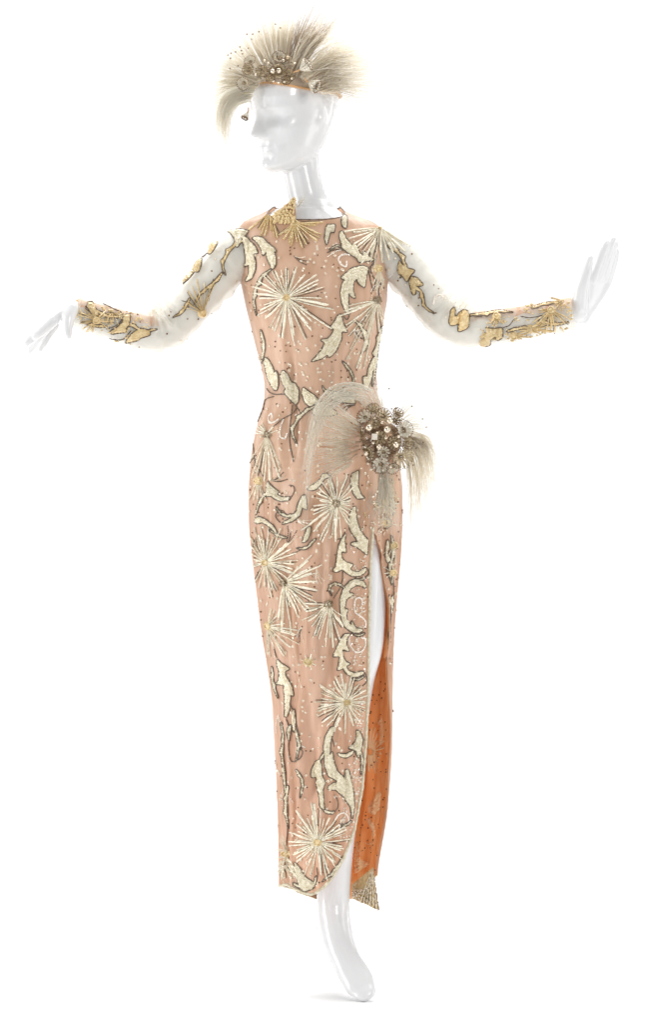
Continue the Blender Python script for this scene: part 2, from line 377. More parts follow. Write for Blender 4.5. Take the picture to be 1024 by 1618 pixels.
# hand at the left of the picture: back up, drooping from the wrist, index finger nearest
slab([(120, 489, -0.074, 3, 5, -0.016, -4, -9, -0.004, 12), (108, 486, -0.076, 3, 6, -0.023, -4, -9, -0.004, 11), (97, 492, -0.078, 3, 5, -0.030, -5, -8, -0.004, 9.5), (85, 502, -0.078, 2, 3, -0.034, -5, -8, -0.004, 8.5), (76, 511, -0.078, 1, 2, -0.034, -5, -8, -0.004, 7)])
finger([(84, 506, -0.110, 7.4), (72, 517, -0.114, 6.6), (62, 526, -0.116, 6.0), (55, 531.5, -0.116, 5.2)])
finger([(80, 506, -0.091, 7.2), (64, 521, -0.093, 6.4), (50, 535, -0.092, 5.8), (41, 542.5, -0.090, 5.0)])
finger([(81, 509, -0.070, 7), (67, 525, -0.070, 6.2), (55, 541, -0.067, 5.6), (46, 553, -0.064, 4.9)])
finger([(86, 513, -0.050, 6.4), (76, 528, -0.048, 5.6), (68, 542, -0.046, 5.0), (61.5, 552.5, -0.045, 4.3)])
finger([(112, 488, -0.098, 10), (108, 500, -0.108, 9), (106, 514, -0.114, 7.4), (106, 524, -0.116, 6.2), (107, 531, -0.116, 4.9)])
# hand at the right of the picture: bent up at the wrist, palm to the camera, thumb on the left
slab([(906, 494, -0.063, 2, 14, 0.004, 5, 0, -0.012, 13), (918, 492, -0.062, 8, 16, 0.006, -8, 4, -0.012, 13), (925, 478, -0.060, 15, 9, 0.010, -5, 3, -0.014, 12), (935, 460, -0.058, 19, 6, 0.014, -5, 3, -0.014, 11), (945, 443, -0.056, 19, 5, 0.016, -5, 3, -0.014, 9.5), (951, 432, -0.055, 17, 4, 0.016, -5, 3, -0.014, 8)])
finger([(938, 440, -0.066, 7), (946, 417, -0.072, 6.6), (953, 399, -0.076, 5.8), (959.5, 384, -0.078, 4.6)])
finger([(947, 438, -0.058, 7), (956, 413, -0.062, 6.6), (963, 394, -0.066, 5.8), (969, 379, -0.068, 4.6)])
finger([(955, 440, -0.048, 6.6), (962, 418, -0.050, 6.2), (968, 399, -0.052, 5.6), (973, 385, -0.054, 4.5)])
finger([(961, 444, -0.038, 6), (967, 425, -0.038, 5.6), (972, 409, -0.040, 5.0), (975.5, 397, -0.042, 4.0)])
finger([(916, 486, -0.070, 11), (918, 463, -0.080, 10), (923, 443, -0.088, 8), (929, 424, -0.092, 6.4), (933, 408, -0.094, 4.4)])
mann = body.build('mannequin', M['gloss'])
bpy.context.view_layer.objects.active = mann
md = mann.modifiers.new('remesh', 'REMESH'); md.mode = 'VOXEL'; md.voxel_size = 0.0021; md.use_smooth_shade = True
ms = mann.modifiers.new('smooth', 'SMOOTH'); ms.factor = 0.5; ms.iterations = 6
dg = bpy.context.evaluated_depsgraph_get(); me = bpy.data.meshes.new_from_object(mann.evaluated_get(dg))
mann.modifiers.clear(); mann.data = me; me.name = 'mannequin'
me.polygons.foreach_set('use_smooth', [True]*len(me.polygons))
mann['label'] = 'glossy white female mannequin with both arms spread, wearing the beaded gown'; mann['category'] = 'mannequin'

# ------------------------------------------------------------------ the gown: cloth
gown = root('gown', 'peach long-sleeved evening gown with cream beading and a high slit, worn by the mannequin', 'gown', (0, 0, 0.18))
surf_v = []; surf_f = []
def note(vs, fs):
    b = len(surf_v); surf_v.extend([tuple(v) for v in vs]); surf_f.extend([tuple(i+b for i in f) for f in fs])
def grid_faces(nu, nv, wrap):
    fs = []
    for j in range(nv-1):
        for i in range(nu if wrap else nu-1):
            i2 = (i+1) % nu; fs.append((j*nu+i, (j+1)*nu+i, (j+1)*nu+i2, j*nu+i2))
    return fs
WAIST = 640
# bodice: neckline lower at the front
NU = 168; NV = 90; vs = []
for j in range(NV):
    t = j/(NV-1)
    for i in range(NU):
        ph = 2*math.pi*i/NU
        top = 327 + 25*max(0, -math.sin(ph))**1.25 + 2*max(0, math.sin(ph))
        vs.append(gown_point(ph, top + (WAIST-top)*t**1.15))
fs = grid_faces(NU, NV, True); note(vs, fs)
mb = MB(); mb.add(vs, fs); mb.build('bodice', M['satin'], gown)
neck_edge = [vs[i] for i in range(NU)] + [vs[0]]
# skirt with the slit
EDGE = [(640, 590), (838, 586.5), (900, 583), (1000, 580.5), (1100, 580), (1180, 578), (1240, 574), (1280, 567), (1310, 560)]
EDGE_R = [(640, 590), (838, 586.5), (848, 594), (860, 600), (890, 607.5), (940, 611), (1000, 613.5), (1060, 613.6), (1440, 613.6)]
HEMF = [(448, 1397), (456, 1400), (466, 1405), (478, 1411), (490, 1414), (500, 1410), (512, 1401), (525, 1387), (540, 1362), (553, 1331), (562, 1305)]
HEMB = [(448, 1399), (470, 1410), (500, 1421), (530, 1424), (556, 1420), (575, 1412), (586, 1396), (592, 1385), (602, 1375)]
def ex(tab, py): return np.interp(py, [a for a, b in tab], [b for a, b in tab])
NU2, NV2 = 190, 170
def skirt_grid(off, top):
    vs = []
    for j in range(NV2):
        t = j/(NV2-1)
        for i in range(NU2):
            u = i/(NU2-1)
            # u runs from the front slit edge leftwards, round the back, to the right-hand edge
            def phi_at(py):
                p1 = phi_front(ex(EDGE, min(py, 1310)), py)
                xl, xr, _, _ = prof_at(py); er = ex(EDGE_R, py)
                if py > 1040: p2 = np.interp(py, [1040, 1120, 1300, 1440], [-0.12, -0.06, 0.1, 0.2])
                else: p2 = phi_front(min(er, xr-0.3), py)
                return p1 - u*(2*math.pi - (p2-p1)) if True else 0
            ph = phi_at(1385); xl, xr, yf, yb = prof_at(1385); xb = (xl+xr)/2+(xr-xl)/2*math.cos(ph)
            sb = math.sin(ph)
            if sb < 0 and math.cos(ph) < 0.95 and u < 0.5: hp = ex(HEMF, xb); y = -0.09*abs(sb)
            else: hp = ex(HEMB, xb); y = 0.1*sb
            hem = 809 + (hp-809)*(D+y)/D
            py = top + (hem-top)*t
            vs.append(gown_point(phi_at(py), py, off))
    return vs
vs = skirt_grid(0.0, WAIST); fs = grid_faces(NU2, NV2, False); fs = [f[::-1] for f in fs]
note(vs, fs); mb = MB(); mb.add(vs, fs); skirt = mb.build('skirt', M['satin'], gown)
front_edge = [vs[j*NU2] for j in range(NV2)]; hem_edge = [vs[(NV2-1)*NU2+i] for i in range(NU2)]; right_edge = [vs[j*NU2+NU2-1] for j in range(NV2)]
lv = skirt_grid(-0.004, 800); mb = MB(); mb.add(lv, grid_faces(NU2, NV2, False))
mb.build('lining', M['lining'], gown, label='bright orange lining showing through the open slit')
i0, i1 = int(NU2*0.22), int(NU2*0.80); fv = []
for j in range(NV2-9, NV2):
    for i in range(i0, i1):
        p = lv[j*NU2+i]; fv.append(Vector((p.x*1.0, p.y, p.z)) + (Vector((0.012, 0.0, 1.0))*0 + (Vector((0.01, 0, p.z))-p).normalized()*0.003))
mb = MB(); mb.add(fv, grid_faces(i1-i0, 9, False)); mb.build('hem_shade', M['hem'], gown)  # brown strip over the orange lining, stands in for shade inside the back hem
linbvh = BVHTree.FromPolygons([tuple(v) for v in lv], grid_faces(NU2, NV2, False))
# sheer sleeves
def sleeve(spec, elbow, seed, ends):
    pts = catmull([P(a[0], a[1], a[2]) for a in spec], 12); rr = [r.x for r in catmull([Vector((a[3], 0, 0)) for a in spec], 12)]
    T, U, V = frame_path(pts); ns = 56; vs = []
    E = P(elbow[0], elbow[1], elbow[2])
    for i, p in enumerate(pts):
        de = math.exp(-((p-E).length/0.055)**2)
        for k in range(ns):
            a = 2*math.pi*k/ns; d = U[i]*math.cos(a)+V[i]*math.sin(a)
            up = max(0, (d.z*0.9 + 0.15))
            n = noise.noise(Vector((d.x*2, d.z*2, i*0.16+seed)))*0.004 + noise.noise(Vector((d.x*3+seed, d.z*3, i*0.5)))*0.0016
            wr = de*up*(0.012*math.sin(i*1.05+seed+d.y*2.4) + 0.012*noise.noise(Vector((d.y*3, i*0.55, seed)))+0.010) + 0.0022*math.sin(i*0.55+3*noise.noise(Vector((d.x*2, d.z*2, i*0.12+seed))))
            vs.append(p + d*(rr[i]*S + n*0.8 + wr))
    fs = [f[::-1] for f in grid_faces(ns, len(pts), True)]
    note(vs, fs); mb = MB(); mb.add(vs, fs); o = mb.build('sleeve', M['tulle'], gown)
    return o
SL = [(410, 383, 0.004, 36), (386, 394, 0.0, 37.5), (364, 413, -0.003, 38.5), (345, 434, -0.006, 37.5), (318, 465, -0.012, 34), (290, 497, -0.02, 31), (267, 518, -0.028, 30), (242, 527, -0.036, 28.5), (212, 521, -0.048, 27), (180, 512, -0.058, 25.5), (150, 503, -0.066, 24.5), (130, 497, -0.071, 23.5), (116, 492, -0.074, 23.5)]
SR = [(590, 383, 0.004, 36), (613, 396, 0.0, 37.5), (631, 413, -0.002, 36.5), (645, 431, -0.004, 35), (668, 460, -0.010, 33), (690, 490, -0.018, 31), (713, 510, -0.026, 30), (740, 519, -0.034, 28.5), (778, 517, -0.044, 27.5), (818, 511, -0.052, 27), (856, 504, -0.058, 26), (890, 497, -0.062, 25.5), (907, 494, -0.064, 26)]
M['tulle_peach'] = two_sided('peach_net', (0.74, 0.46, 0.31), (0.66, 0.39, 0.25), 0.3, 40, None, 0.7, 0.2, alpha=0.62)
def arm_strip(spec, t0, t1):
    """peach facing along the upper side of the forearm"""
    pts = catmull([P(a[0], a[1], a[2]) for a in spec], 12); rr = [r.x for r in catmull([Vector((a[3], 0, 0)) for a in spec], 12)]
    T, U, V = frame_path(pts); n0, n1 = int(len(pts)*t0), len(pts); vs = []; nk = 15
    for i in range(n0, n1):
        t = T[i]; up = Vector((0, 0, 1)); up = (up-t*up.dot(t)).normalized(); sd = t.cross(up)
        for k in range(nk):
            q = k/(nk-1)*2-1; a = q*(1.15+0.18*noise.noise(Vector((i*0.3, q, t0*9))))
            d = up*math.cos(a)+sd*math.sin(a); vs.append(pts[i]+d*(rr[i]*S-0.0015))
    mb = MB(); mb.add(vs, grid_faces(nk, n1-n0, False)); mb.build('sleeve_facing', M['tulle_peach'], gown)
sleeve(SL, (262, 505, -0.03), 1.3, None); arm_strip(SL, 0.56, 1); arm_strip(SR, 0.6, 1); sleeve(SR, (712, 500, -0.03), 5.1, None)
bvh = BVHTree.FromPolygons(surf_v, surf_f)
def hit(px, py, tree=None):
    d = (P(px, py, 0)-CAM).normalized(); p, n, i, q = (tree or bvh).ray_cast(CAM, d)
    if p is None: return None
    if n.dot(d) > 0: n = -n
    return p, n

# ------------------------------------------------------------------ beadwork laid on the cloth
def dens(pts, step=3.0):
    out = [pts[0]]
    for a, b in zip(pts, pts[1:]):
        n = max(1, int(math.hypot(b[0]-a[0], b[1]-a[1])/step))
        for k in range(1, n+1): out.append((a[0]+(b[0]-a[0])*k/n, a[1]+(b[1]-a[1])*k/n))
    return out
def cat2(pts, m=5): return [(v.x, v.y) for v in catmull([Vector((a, b, 0)) for a, b in pts], m)]
def on_cloth(pts, lift=0.001, tree=None):
    """longest run of points that lie on the cloth"""
    runs = [[]]; last = None
    for a in pts:
        h = hit(a[0], a[1], tree)
        if h is None or (last is not None and (h[0]-last).length > 0.03):
            if runs[-1]: runs.append([])
            last = None if h is None else h[0]
            if h is None: continue
        last = h[0]; runs[-1].append((h[0]+h[1]*lift, h[1]))
    return max(runs, key=len)
def ribbon(mb, pn, wd, h):
    n = len(pn)
    if n < 2: return
    vs = []; fs = []
    for i, (p, nn) in enumerate(pn):
        t = (pn[min(i+1, n-1)][0]-pn[max(i-1, 0)][0])
        t = t.normalized() if t.length > 1e-9 else Vector((1, 0, 0))
        s = nn.cross(t); s = s.normalized() if s.length > 1e-6 else Vector((1, 0, 0))
        w_ = wd[i] if hasattr(wd, '__len__') else wd
        vs += [p-s*w_-nn*0.001, p-s*w_*0.75+nn*h*0.7, p+nn*h, p+s*w_*0.75+nn*h*0.7, p+s*w_-nn*0.001]
    for i in range(n-1):
        for k in range(4): fs.append((i*5+k, i*5+k+1, (i+1)*5+k+1, (i+1)*5+k))
    fs.append((4, 3, 2, 1, 0)); b = (n-1)*5; fs.append((b, b+1, b+2, b+3, b+4)); mb.add(vs, fs)
def cord(pts, r, mat, name, parent, lift=0.0012, tree=None, label=None, curve=True):
    q = dens(cat2(pts) if curve and len(pts) > 2 else pts, 2.2); pn = on_cloth(q, lift, tree)
    if len(pn) < 3: return None
    mb = MB(); rr = [r*(1+0.28*math.sin(i*2.6)) for i in range(len(pn))]; rr[0] *= 0.5; rr[-1] *= 0.5
    tube(mb, [p for p, n in pn], rr, 5); return mb.build(name, mat, parent, label=label)
def leaf(poly, mat='cream', lift=0.0014, outline=True, tree=None, name='leaf_applique', lobes=True, spacing=1.6, orad=0.00118, omat='brown'):
    q = dens(poly, 2.4)
    # small bead lobes along the longer edges, then the drawn corners rounded a little
    n = len(q); ar = sum(q[i-1][0]*q[i][1]-q[i][0]*q[i-1][1] for i in range(n)); sgn = 1 if ar > 0 else -1
    if lobes:
        q2 = []
        for i in range(n):
            tx, ty = q[(i+1) % n][0]-q[i-1][0], q[(i+1) % n][1]-q[i-1][1]; l = math.hypot(tx, ty) or 1
            o_ = 1.25*abs(math.sin(i*math.pi/3.0+0.4)); q2.append((q[i][0]+ty/l*o_*sgn, q[i][1]-tx/l*o_*sgn))
        q = q2
    n = len(q); q = [((q[i-1][0]+2*q[i][0]+q[(i+1) % n][0])/4, (q[i-1][1]+2*q[i][1]+q[(i+1) % n][1])/4) for i in range(n)]
    if math.hypot(q[0][0]-q[-1][0], q[0][1]-q[-1][1]) < 0.3: q = q[:-1]
    n = len(q); qa = np.array(q)
    x0, y0 = qa.min(0); x1, y1 = qa.max(0); inner = []
    def inside(x, y):
        c = False; j = n-1
        for i in range(n):
            if (q[i][1] > y) != (q[j][1] > y) and x < (q[j][0]-q[i][0])*(y-q[i][1])/(q[j][1]-q[i][1])+q[i][0]: c = not c
            j = i
        return c
    yy = y0; row = 0; from_edge = 0.9
    while yy < y1:
        xx = x0 + (spacing/2 if row % 2 else 0)
        while xx < x1:
            d = np.min(np.hypot(qa[:, 0]-xx, qa[:, 1]-yy))
            if d > 1.0 and inside(xx, yy): inner.append((xx+random.uniform(-.4, .4), yy+random.uniform(-.4, .4)))
            xx += spacing
        yy += spacing*0.87; row += 1
    allp = [Vector(a) for a in q+inner]
    res = delaunay_2d_cdt(allp, [], [list(range(n))], 1, 1e-4)
    vco, tris = res[0], res[2]
    pos = []; ok = True; prev = None
    for i, v in enumerate(vco):
        h = hit(v.x, v.y, tree)
        if h is None: pos.append(None); continue
        d = float(np.min(np.hypot(qa[:, 0]-v.x, qa[:, 1]-v.y)))
        up = lift + 0.0026*min(1, d/3.8) + (0.0006*math.sin(d*2*math.pi/3.6) + random.uniform(-.0004, .0005) if d > 1 else 0)
        pos.append(h[0]+h[1]*up if d > 0.4 else h[0]-h[1]*0.0005)
    vs = []; mp = {}; fs = []
    for t in tris:
        if any(pos[i] is None for i in t): continue
        if max((pos[t[k]]-pos[t[k-1]]).length for k in range(len(t))) > 0.02: continue
        for i in t:
            if i not in mp: mp[i] = len(vs); vs.append(pos[i])
        fs.append(tuple(mp[i] for i in t)[::-1])
    if not fs: return
    par = list(range(len(vs)))            # keep the largest connected piece only
    def find(i):
        while par[i] != i: par[i] = par[par[i]]; i = par[i]
        return i
    for f in fs: par[find(f[0])] = find(f[1]); par[find(f[1])] = find(f[2])
    cnt = {}
    for f in fs: cnt[find(f[0])] = cnt.get(find(f[0]), 0)+1
    best = max(cnt, key=cnt.get); fs = [f for f in fs if find(f[0]) == best]
    used = sorted({i for f in fs for i in f}); mp = {i: k for k, i in enumerate(used)}
    vs = [vs[i] for i in used]; fs = [tuple(mp[i] for i in f) for f in fs]
    mb = MB(); mb.add(vs, fs); o = mb.build(name, M[mat], gown, False)
    if outline:
        pn = on_cloth(q+[q[0]], 0.0011, tree)
        if len(pn) > 4:
            m2 = MB(); tube(m2, [p for p, nn in pn], [orad*random.uniform(.6, 1.3) for i in range(len(pn))], 5); m2.build('outline_cord', M[omat], o)
    return o
def crop(ox, oy, s, pts): return [(ox+a/s, oy+b/s) for a, b in pts]
LEAVES = [
 crop(340, 310, 6.4, [(110,352),(160,375),(195,440),(215,525),(250,480),(265,440),(345,350),(240,335)]),
 crop(340, 310, 6.4, [(265,440),(290,500),(305,600),(305,715),(345,690),(345,780),(305,868),(375,830),(408,740),(410,660),(385,580),(440,580),(400,500),(330,430),(275,405)]),
 crop(340, 310, 6.4, [(365,420),(430,470),(470,540),(485,610),(515,560),(530,640),(585,745),(615,690),(612,620),(595,560),(625,570),(590,520),(520,470),(490,425),(420,405)]),
 crop(480, 310, 5.689, [(200,260),(285,255),(270,330),(240,320),(225,370),(205,445),(188,380),(195,320)]),
 crop(480, 310, 5.689, [(350,175),(390,180),(385,290),(350,280),(335,215)]),
 crop(480, 310, 5.689, [(320,310),(345,310),(385,390),(440,450),(445,425),(470,440),(505,520),(530,540),(530,495),(560,510),(590,550),(640,575),(490,595),(480,560),(420,525),(330,455),(345,445),(320,370)]),
 [(537,441),(543,435),(555.6,424),(571.4,420),(582,423),(578.4,436.5),(575.8,455),(566,448),(563.5,440),(558,447),(557.3,459.4),(561.7,471.7),(556.5,470),(551,463),(550.5,480),(552,498),(545.5,491),(540,477),(538,462),(541,448),(546,441)],
 crop(480, 460, 6.4, [(375,220),(400,330),(445,415),(385,405),(380,490),(330,600),(255,675),(235,640),(185,680),(70,715),(110,680),(190,580),(215,520),(165,490),(240,485),(290,430),(310,375),(255,385),(310,310),(340,250)]),
 crop(480, 460, 6.4, [(715,640),(720,700),(690,830),(650,990),(610,1000),(595,860),(640,870),(650,790),(690,690)]),
 crop(390, 560, 6.4, [(170,20),(220,50),(265,130),(280,190),(300,160),(318,220),(318,320),(300,375),(260,330),(215,240),(190,130)]),
 crop(390, 560, 6.4, [(360,150),(410,200),(450,290),(480,280),(525,350),(525,460),(500,515),(440,460),(370,370),(400,355),(365,290),(345,210)]),
 crop(390, 560, 6.4, [(560,325),(620,370),(700,430),(730,470),(690,500),(640,530),(590,490),(560,400)]),
 crop(390, 560, 6.4, [(750,300),(790,360),(870,380),(960,380),(985,320),(1010,380),(1080,430),(1100,500),(1000,490),(900,470),(830,440),(770,350)]),
 crop(390, 560, 6.4, [(720,480),(780,480),(850,540),(920,600),(850,620),(700,620),(650,590)]),
 crop(390, 700, 6.4, [(205,370),(240,430),(320,490),(330,495),(300,520),(360,550),(450,545),(430,575),(350,590),(290,570),(240,530),(205,545),(200,480)]),
 crop(390, 700, 6.4, [(580,510),(600,560),(600,600),(610,680),(560,650),(540,730),(470,790),(350,825),(380,795),(450,760),(500,690),(520,610),(550,550)]),
 crop(390, 700, 6.4, [(600,480),(640,440),(740,380),(770,310),(850,330),(840,350),(790,355),(740,430),(680,480)]),
 crop(390, 700, 6.4, [(75,765),(130,745),(200,780),(270,840),(320,930),(290,910),(240,850),(160,800),(90,820)]),
 crop(390, 700, 6.4, [(555,1020),(575,970),(610,850),(650,840),(645,900),(610,990)]),
 crop(480, 740, 6.4, [(480,60),(560,20),(545,170),(580,270),(620,300),(540,310),(500,250),(475,150)]),
 crop(480, 740, 6.4, [(480,400),(520,380),(530,500),(560,600),(620,700),(650,720),(640,880),(590,830),(530,790),(470,770),(500,745),(550,745),(470,620),(450,530)]),
 [(545.6,841),(544,856),(547,874),(540,870.5),(539.4,880),(545,888),(559,892),(553,897),(556,903),(567,904),(578,896),(577,905),(567,910.5),(555,910),(545,903.5),(540.6,899),(534,903.5),(527,903.5),(527,899),(531,897),(533,880),(535,862),(540,850)],
 crop(500, 880, 6.4, [(240,540),(235,430),(270,320),(340,240),(410,220),(480,250),(505,310),(490,320),(460,290),(400,285),(340,320),(320,360),(390,375),(350,390),(300,430),(280,520),(325,535),(300,570),(305,640),(350,690),(355,640),(400,720),(470,730),(470,750),(400,770),(340,750),(280,700),(250,630)]),
 [(553,1000),(547.6,1008),(547,1019),(552,1029.5),(540.6,1025.6),(541.4,1036.6),(547,1046),(554,1049),(547,1052),(550,1060),(561,1063.6),(574,1060),(575.5,1064),(567,1068.5),(558,1070),(548,1065),(542,1055),(533,1060),(536,1047.5),(536,1036.6),(526,1038),(530.5,1029),(537.5,1010),(545,1001.5)],
 [(437.5,1040),(444,1047.5),(458.6,1057),(450,1060),(451.5,1068),(461,1083.5),(465,1100),(459,1098),(458,1120),(453,1134),(450,1132),(451,1110),(449,1082),(435,1081),(441,1075),(442,1062),(438,1050)],
 crop(420, 1110, 6.4, [(280,50),(300,120),(310,220),(330,330),(290,300),(265,210),(270,120)]),
 crop(420, 1110, 6.4, [(262,215),(245,340),(235,400),(213,300),(230,240)]),
 crop(480, 1140, 6.4, [(330,45),(270,60),(220,150),(200,260),(210,430),(250,550),(320,590),(350,610),(300,620),(245,665),(245,685),(330,690),(410,770),(470,860),(490,990),(510,860),(505,720),(470,580),(455,490),(425,480),(410,575),(340,500),(300,400),(290,300),(265,340),(270,200),(300,100)]),
 crop(480, 1140, 6.4, [(180,375),(120,410),(75,490),(70,565),(140,560),(130,620),(160,760),(165,860),(205,900),(200,800),(190,700),(215,610),(180,540)]),
 crop(480, 1140, 6.4, [(520,80),(570,110),(600,180),(580,280),(545,375),(525,290),(445,270),(480,250),(525,200),(540,130)]),
 crop(480, 1140, 6.4, [(330,310),(370,330),(430,330),(510,285),(490,330),(430,370),(360,350)]),
 crop(480, 1140, 6.4, [(185,905),(215,890),(270,915),(320,905),(290,935),(240,930)]),
 crop(420, 1270, 6.4, [(285,580),(340,640),(400,740),(490,800),(515,720),(510,820),(470,860),(400,885),(345,860),(320,760)]),
 crop(420, 1110, 6.4, [(160,610),(180,640),(195,720),(207,850),(210,960),(190,880),(178,740)]),
 # right-hand skirt panel
 [(612,850),(616,862),(612,875),(618,885),(612,890),(609,878),(610,862)], [(618,938),(622,948),(620,965),(615,975),(617,955)],
]
for pl in LEAVES: leaf(pl)
def frond(pts, w0, side=1, every=15, reach=9, mat='cream', taper=True):
    """a curling stem with leaflets along one or both sides, as one outlined shape"""
    q = dens(cat2(pts, 8), 2.5); n = len(q); L, Rr = [], []
    for i, (x, y) in enumerate(q):
        a, b = q[max(i-1, 0)], q[min(i+1, n-1)]; tx, ty = b[0]-a[0], b[1]-a[1]; l = math.hypot(tx, ty) or 1; tx, ty = tx/l, ty/l
        t = i/(n-1); wv = w0*(0.35+0.65*math.sin(math.pi*min(1, 0.15+0.85*t))) if taper else w0
        ph = (i*2.5 % every)/every; bump = reach*max(0, ph-0.45)**1.6*2.2*math.sin(math.pi*min(1, t*1.1)+0.05) if 0.06 < t < 0.9 else 0
        L.append((x-ty*(wv+(bump if side >= 0 else 0))+tx*bump*0.5*(side >= 0), y+tx*(wv+(bump if side >= 0 else 0))+ty*bump*0.5*(side >= 0)))
        Rr.append((x+ty*(wv+(bump if side <= 0 else 0))+tx*bump*0.5*(side <= 0), y-tx*(wv+(bump if side <= 0 else 0))+ty*bump*0.5*(side <= 0)))
    leaf(L+Rr[::-1], mat=mat, lobes=False)
FRONDS = [([(596, 372), (588, 395), (584, 412)], 2.2, 1, 12, 6), ([(560, 505), (572, 520), (578, 545), (570, 560)], 2.2, -1, 13, 7), ([(603, 515), (596, 545), (592, 580), (588, 612)], 2.4, 1, 14, 7),
 ([(430, 425), (412, 440), (402, 470), (406, 500)], 2.2, -1, 13, 7), ([(412, 520), (418, 545), (414, 575)], 2.0, 1, 12, 6), ([(500, 640), (478, 655), (462, 680), (470, 705)], 2.2, 1, 13, 7),
 ([(430, 770), (412, 790), (404, 815)], 2.0, -1, 12, 6), ([(478, 800), (462, 815), (444, 812), (436, 800)], 2.2, 1, 12, 6), ([(500, 850), (484, 866), (468, 866)], 2.0, 1, 12, 6), ([(455, 850), (440, 846), (425, 836)], 2.0, -1, 12, 5),
 ([(546, 930), (530, 922), (520, 930), (524, 942)], 1.8, 1, 11, 5), ([(578, 912), (570, 916), (560, 914)], 1.8, 1, 10, 4), ([(577, 1000), (566, 1004), (556, 1000)], 1.8, -1, 10, 4), ([(576, 1068), (566, 1074), (556, 1072)], 1.8, 1, 10, 4),
 ([(430, 1052), (432, 1080), (440, 1104)], 2.0, -1, 12, 5), ([(444, 1140), (448, 1165), (446, 1195), (452, 1225)], 2.0, 1, 12, 5), ([(465, 1145), (472, 1175), (468, 1205)], 1.9, -1, 12, 5), ([(456, 1240), (452, 1275), (456, 1310)], 2.2, 1, 13, 6), ([(468, 1215), (478, 1235), (474, 1262)], 1.8, 1, 11, 5),
 ([(520, 1180), (508, 1196), (504, 1212)], 1.8, -1, 11, 5), ([(556, 1296), (546, 1304), (536, 1302)], 1.8, 1, 10, 4), ([(566, 1180), (572, 1200), (570, 1225)], 1.8, -1, 11, 4), ([(462, 1395), (478, 1402), (494, 1400)], 2.4, 1, 12, 5), ([(544, 1352), (528, 1376), (508, 1394)], 2.2, -1, 13, 5),
 ([(618, 845), (622, 870), (616, 900), (619, 925)], 2.0, 1, 12, 5), ([(617, 955), (615, 985), (616, 1010)], 1.6, 1, 11, 3), ([(606, 760), (616, 780), (622, 815)], 2.0, -1, 12, 5), ([(540, 570), (556, 590), (560, 615)], 1.8, 1, 11, 5), ([(520, 395), (534, 388), (542, 396)], 1.6, 1, 10, 4)]
for fr in FRONDS: frond(*fr)
for fr in [([(388, 378), (366, 392), (352, 416), (356, 436)], 2.4, 1, 13, 7), ([(352, 430), (336, 448), (318, 462), (306, 482)], 2.2, -1, 13, 6), ([(300, 470), (288, 492), (272, 502)], 2.0, 1, 12, 5), ([(248, 520), (226, 524), (206, 514), (190, 522)], 2.2, 1, 12, 6), ([(196, 500), (172, 500), (150, 490), (134, 484)], 2.2, -1, 12, 5), ([(168, 516), (148, 514), (128, 508)], 2.0, 1, 12, 5),
           ([(612, 388), (632, 402), (640, 424), (632, 440)], 2.4, -1, 13, 7), ([(650, 446), (666, 462), (672, 484), (688, 496)], 2.2, 1, 13, 6), ([(742, 498), (766, 496), (790, 492), (812, 494)], 2.2, 1, 12, 6), ([(800, 524), (826, 518), (850, 520)], 2.2, -1, 12, 5), ([(840, 488), (862, 480), (890, 478)], 2.0, 1, 12, 5), ([(850, 506), (876, 512), (900, 508)], 2.2, -1, 12, 5)]: frond(*fr, mat='gold')
SLEEVE_LEAVES = [
 crop(250, 340, 6.4, [(605,230),(590,300),(555,360),(520,400),(500,375),(440,430),(430,400),(500,310),(560,260)]),
 crop(250, 340, 6.4, [(440,430),(435,500),(405,580),(370,565),(310,640),(210,725),(165,725),(250,650),(350,530),(390,460)]),
 crop(100, 440, 5.12, [(480,300),(535,290),(530,370),(500,400),(510,430),(430,440),(390,450),(370,430),(430,400),(480,350)]),
 crop(100, 440, 5.12, [(560,440),(630,405),(690,420),(705,455),(620,480),(600,500),(500,520),(540,460)]),
 crop(100, 440, 5.12, [(180,200),(230,190),(270,260),(290,300),(250,310),(215,270)]),
 crop(590, 360, 6.02, [(240,295),(270,350),(330,390),(400,405),(350,455),(320,520),(270,440),(230,450)]),
 crop(590, 360, 6.02, [(350,460),(410,470),(480,545),(410,555),(400,640),(380,640),(350,540)]),
 crop(590, 360, 6.02, [(765,740),(785,850),(830,790),(880,780),(920,830),(900,950),(810,990),(820,910),(740,930),(720,890),(740,780)]),
 crop(700, 430, 4.65, [(310,400),(350,415),(440,410),(440,480),(400,500),(385,470),(350,490),(350,530),(290,550),(265,540),(270,510),(310,480),(265,480),(330,440)]),
]
for pl in SLEEVE_LEAVES: leaf(pl, mat='gold')
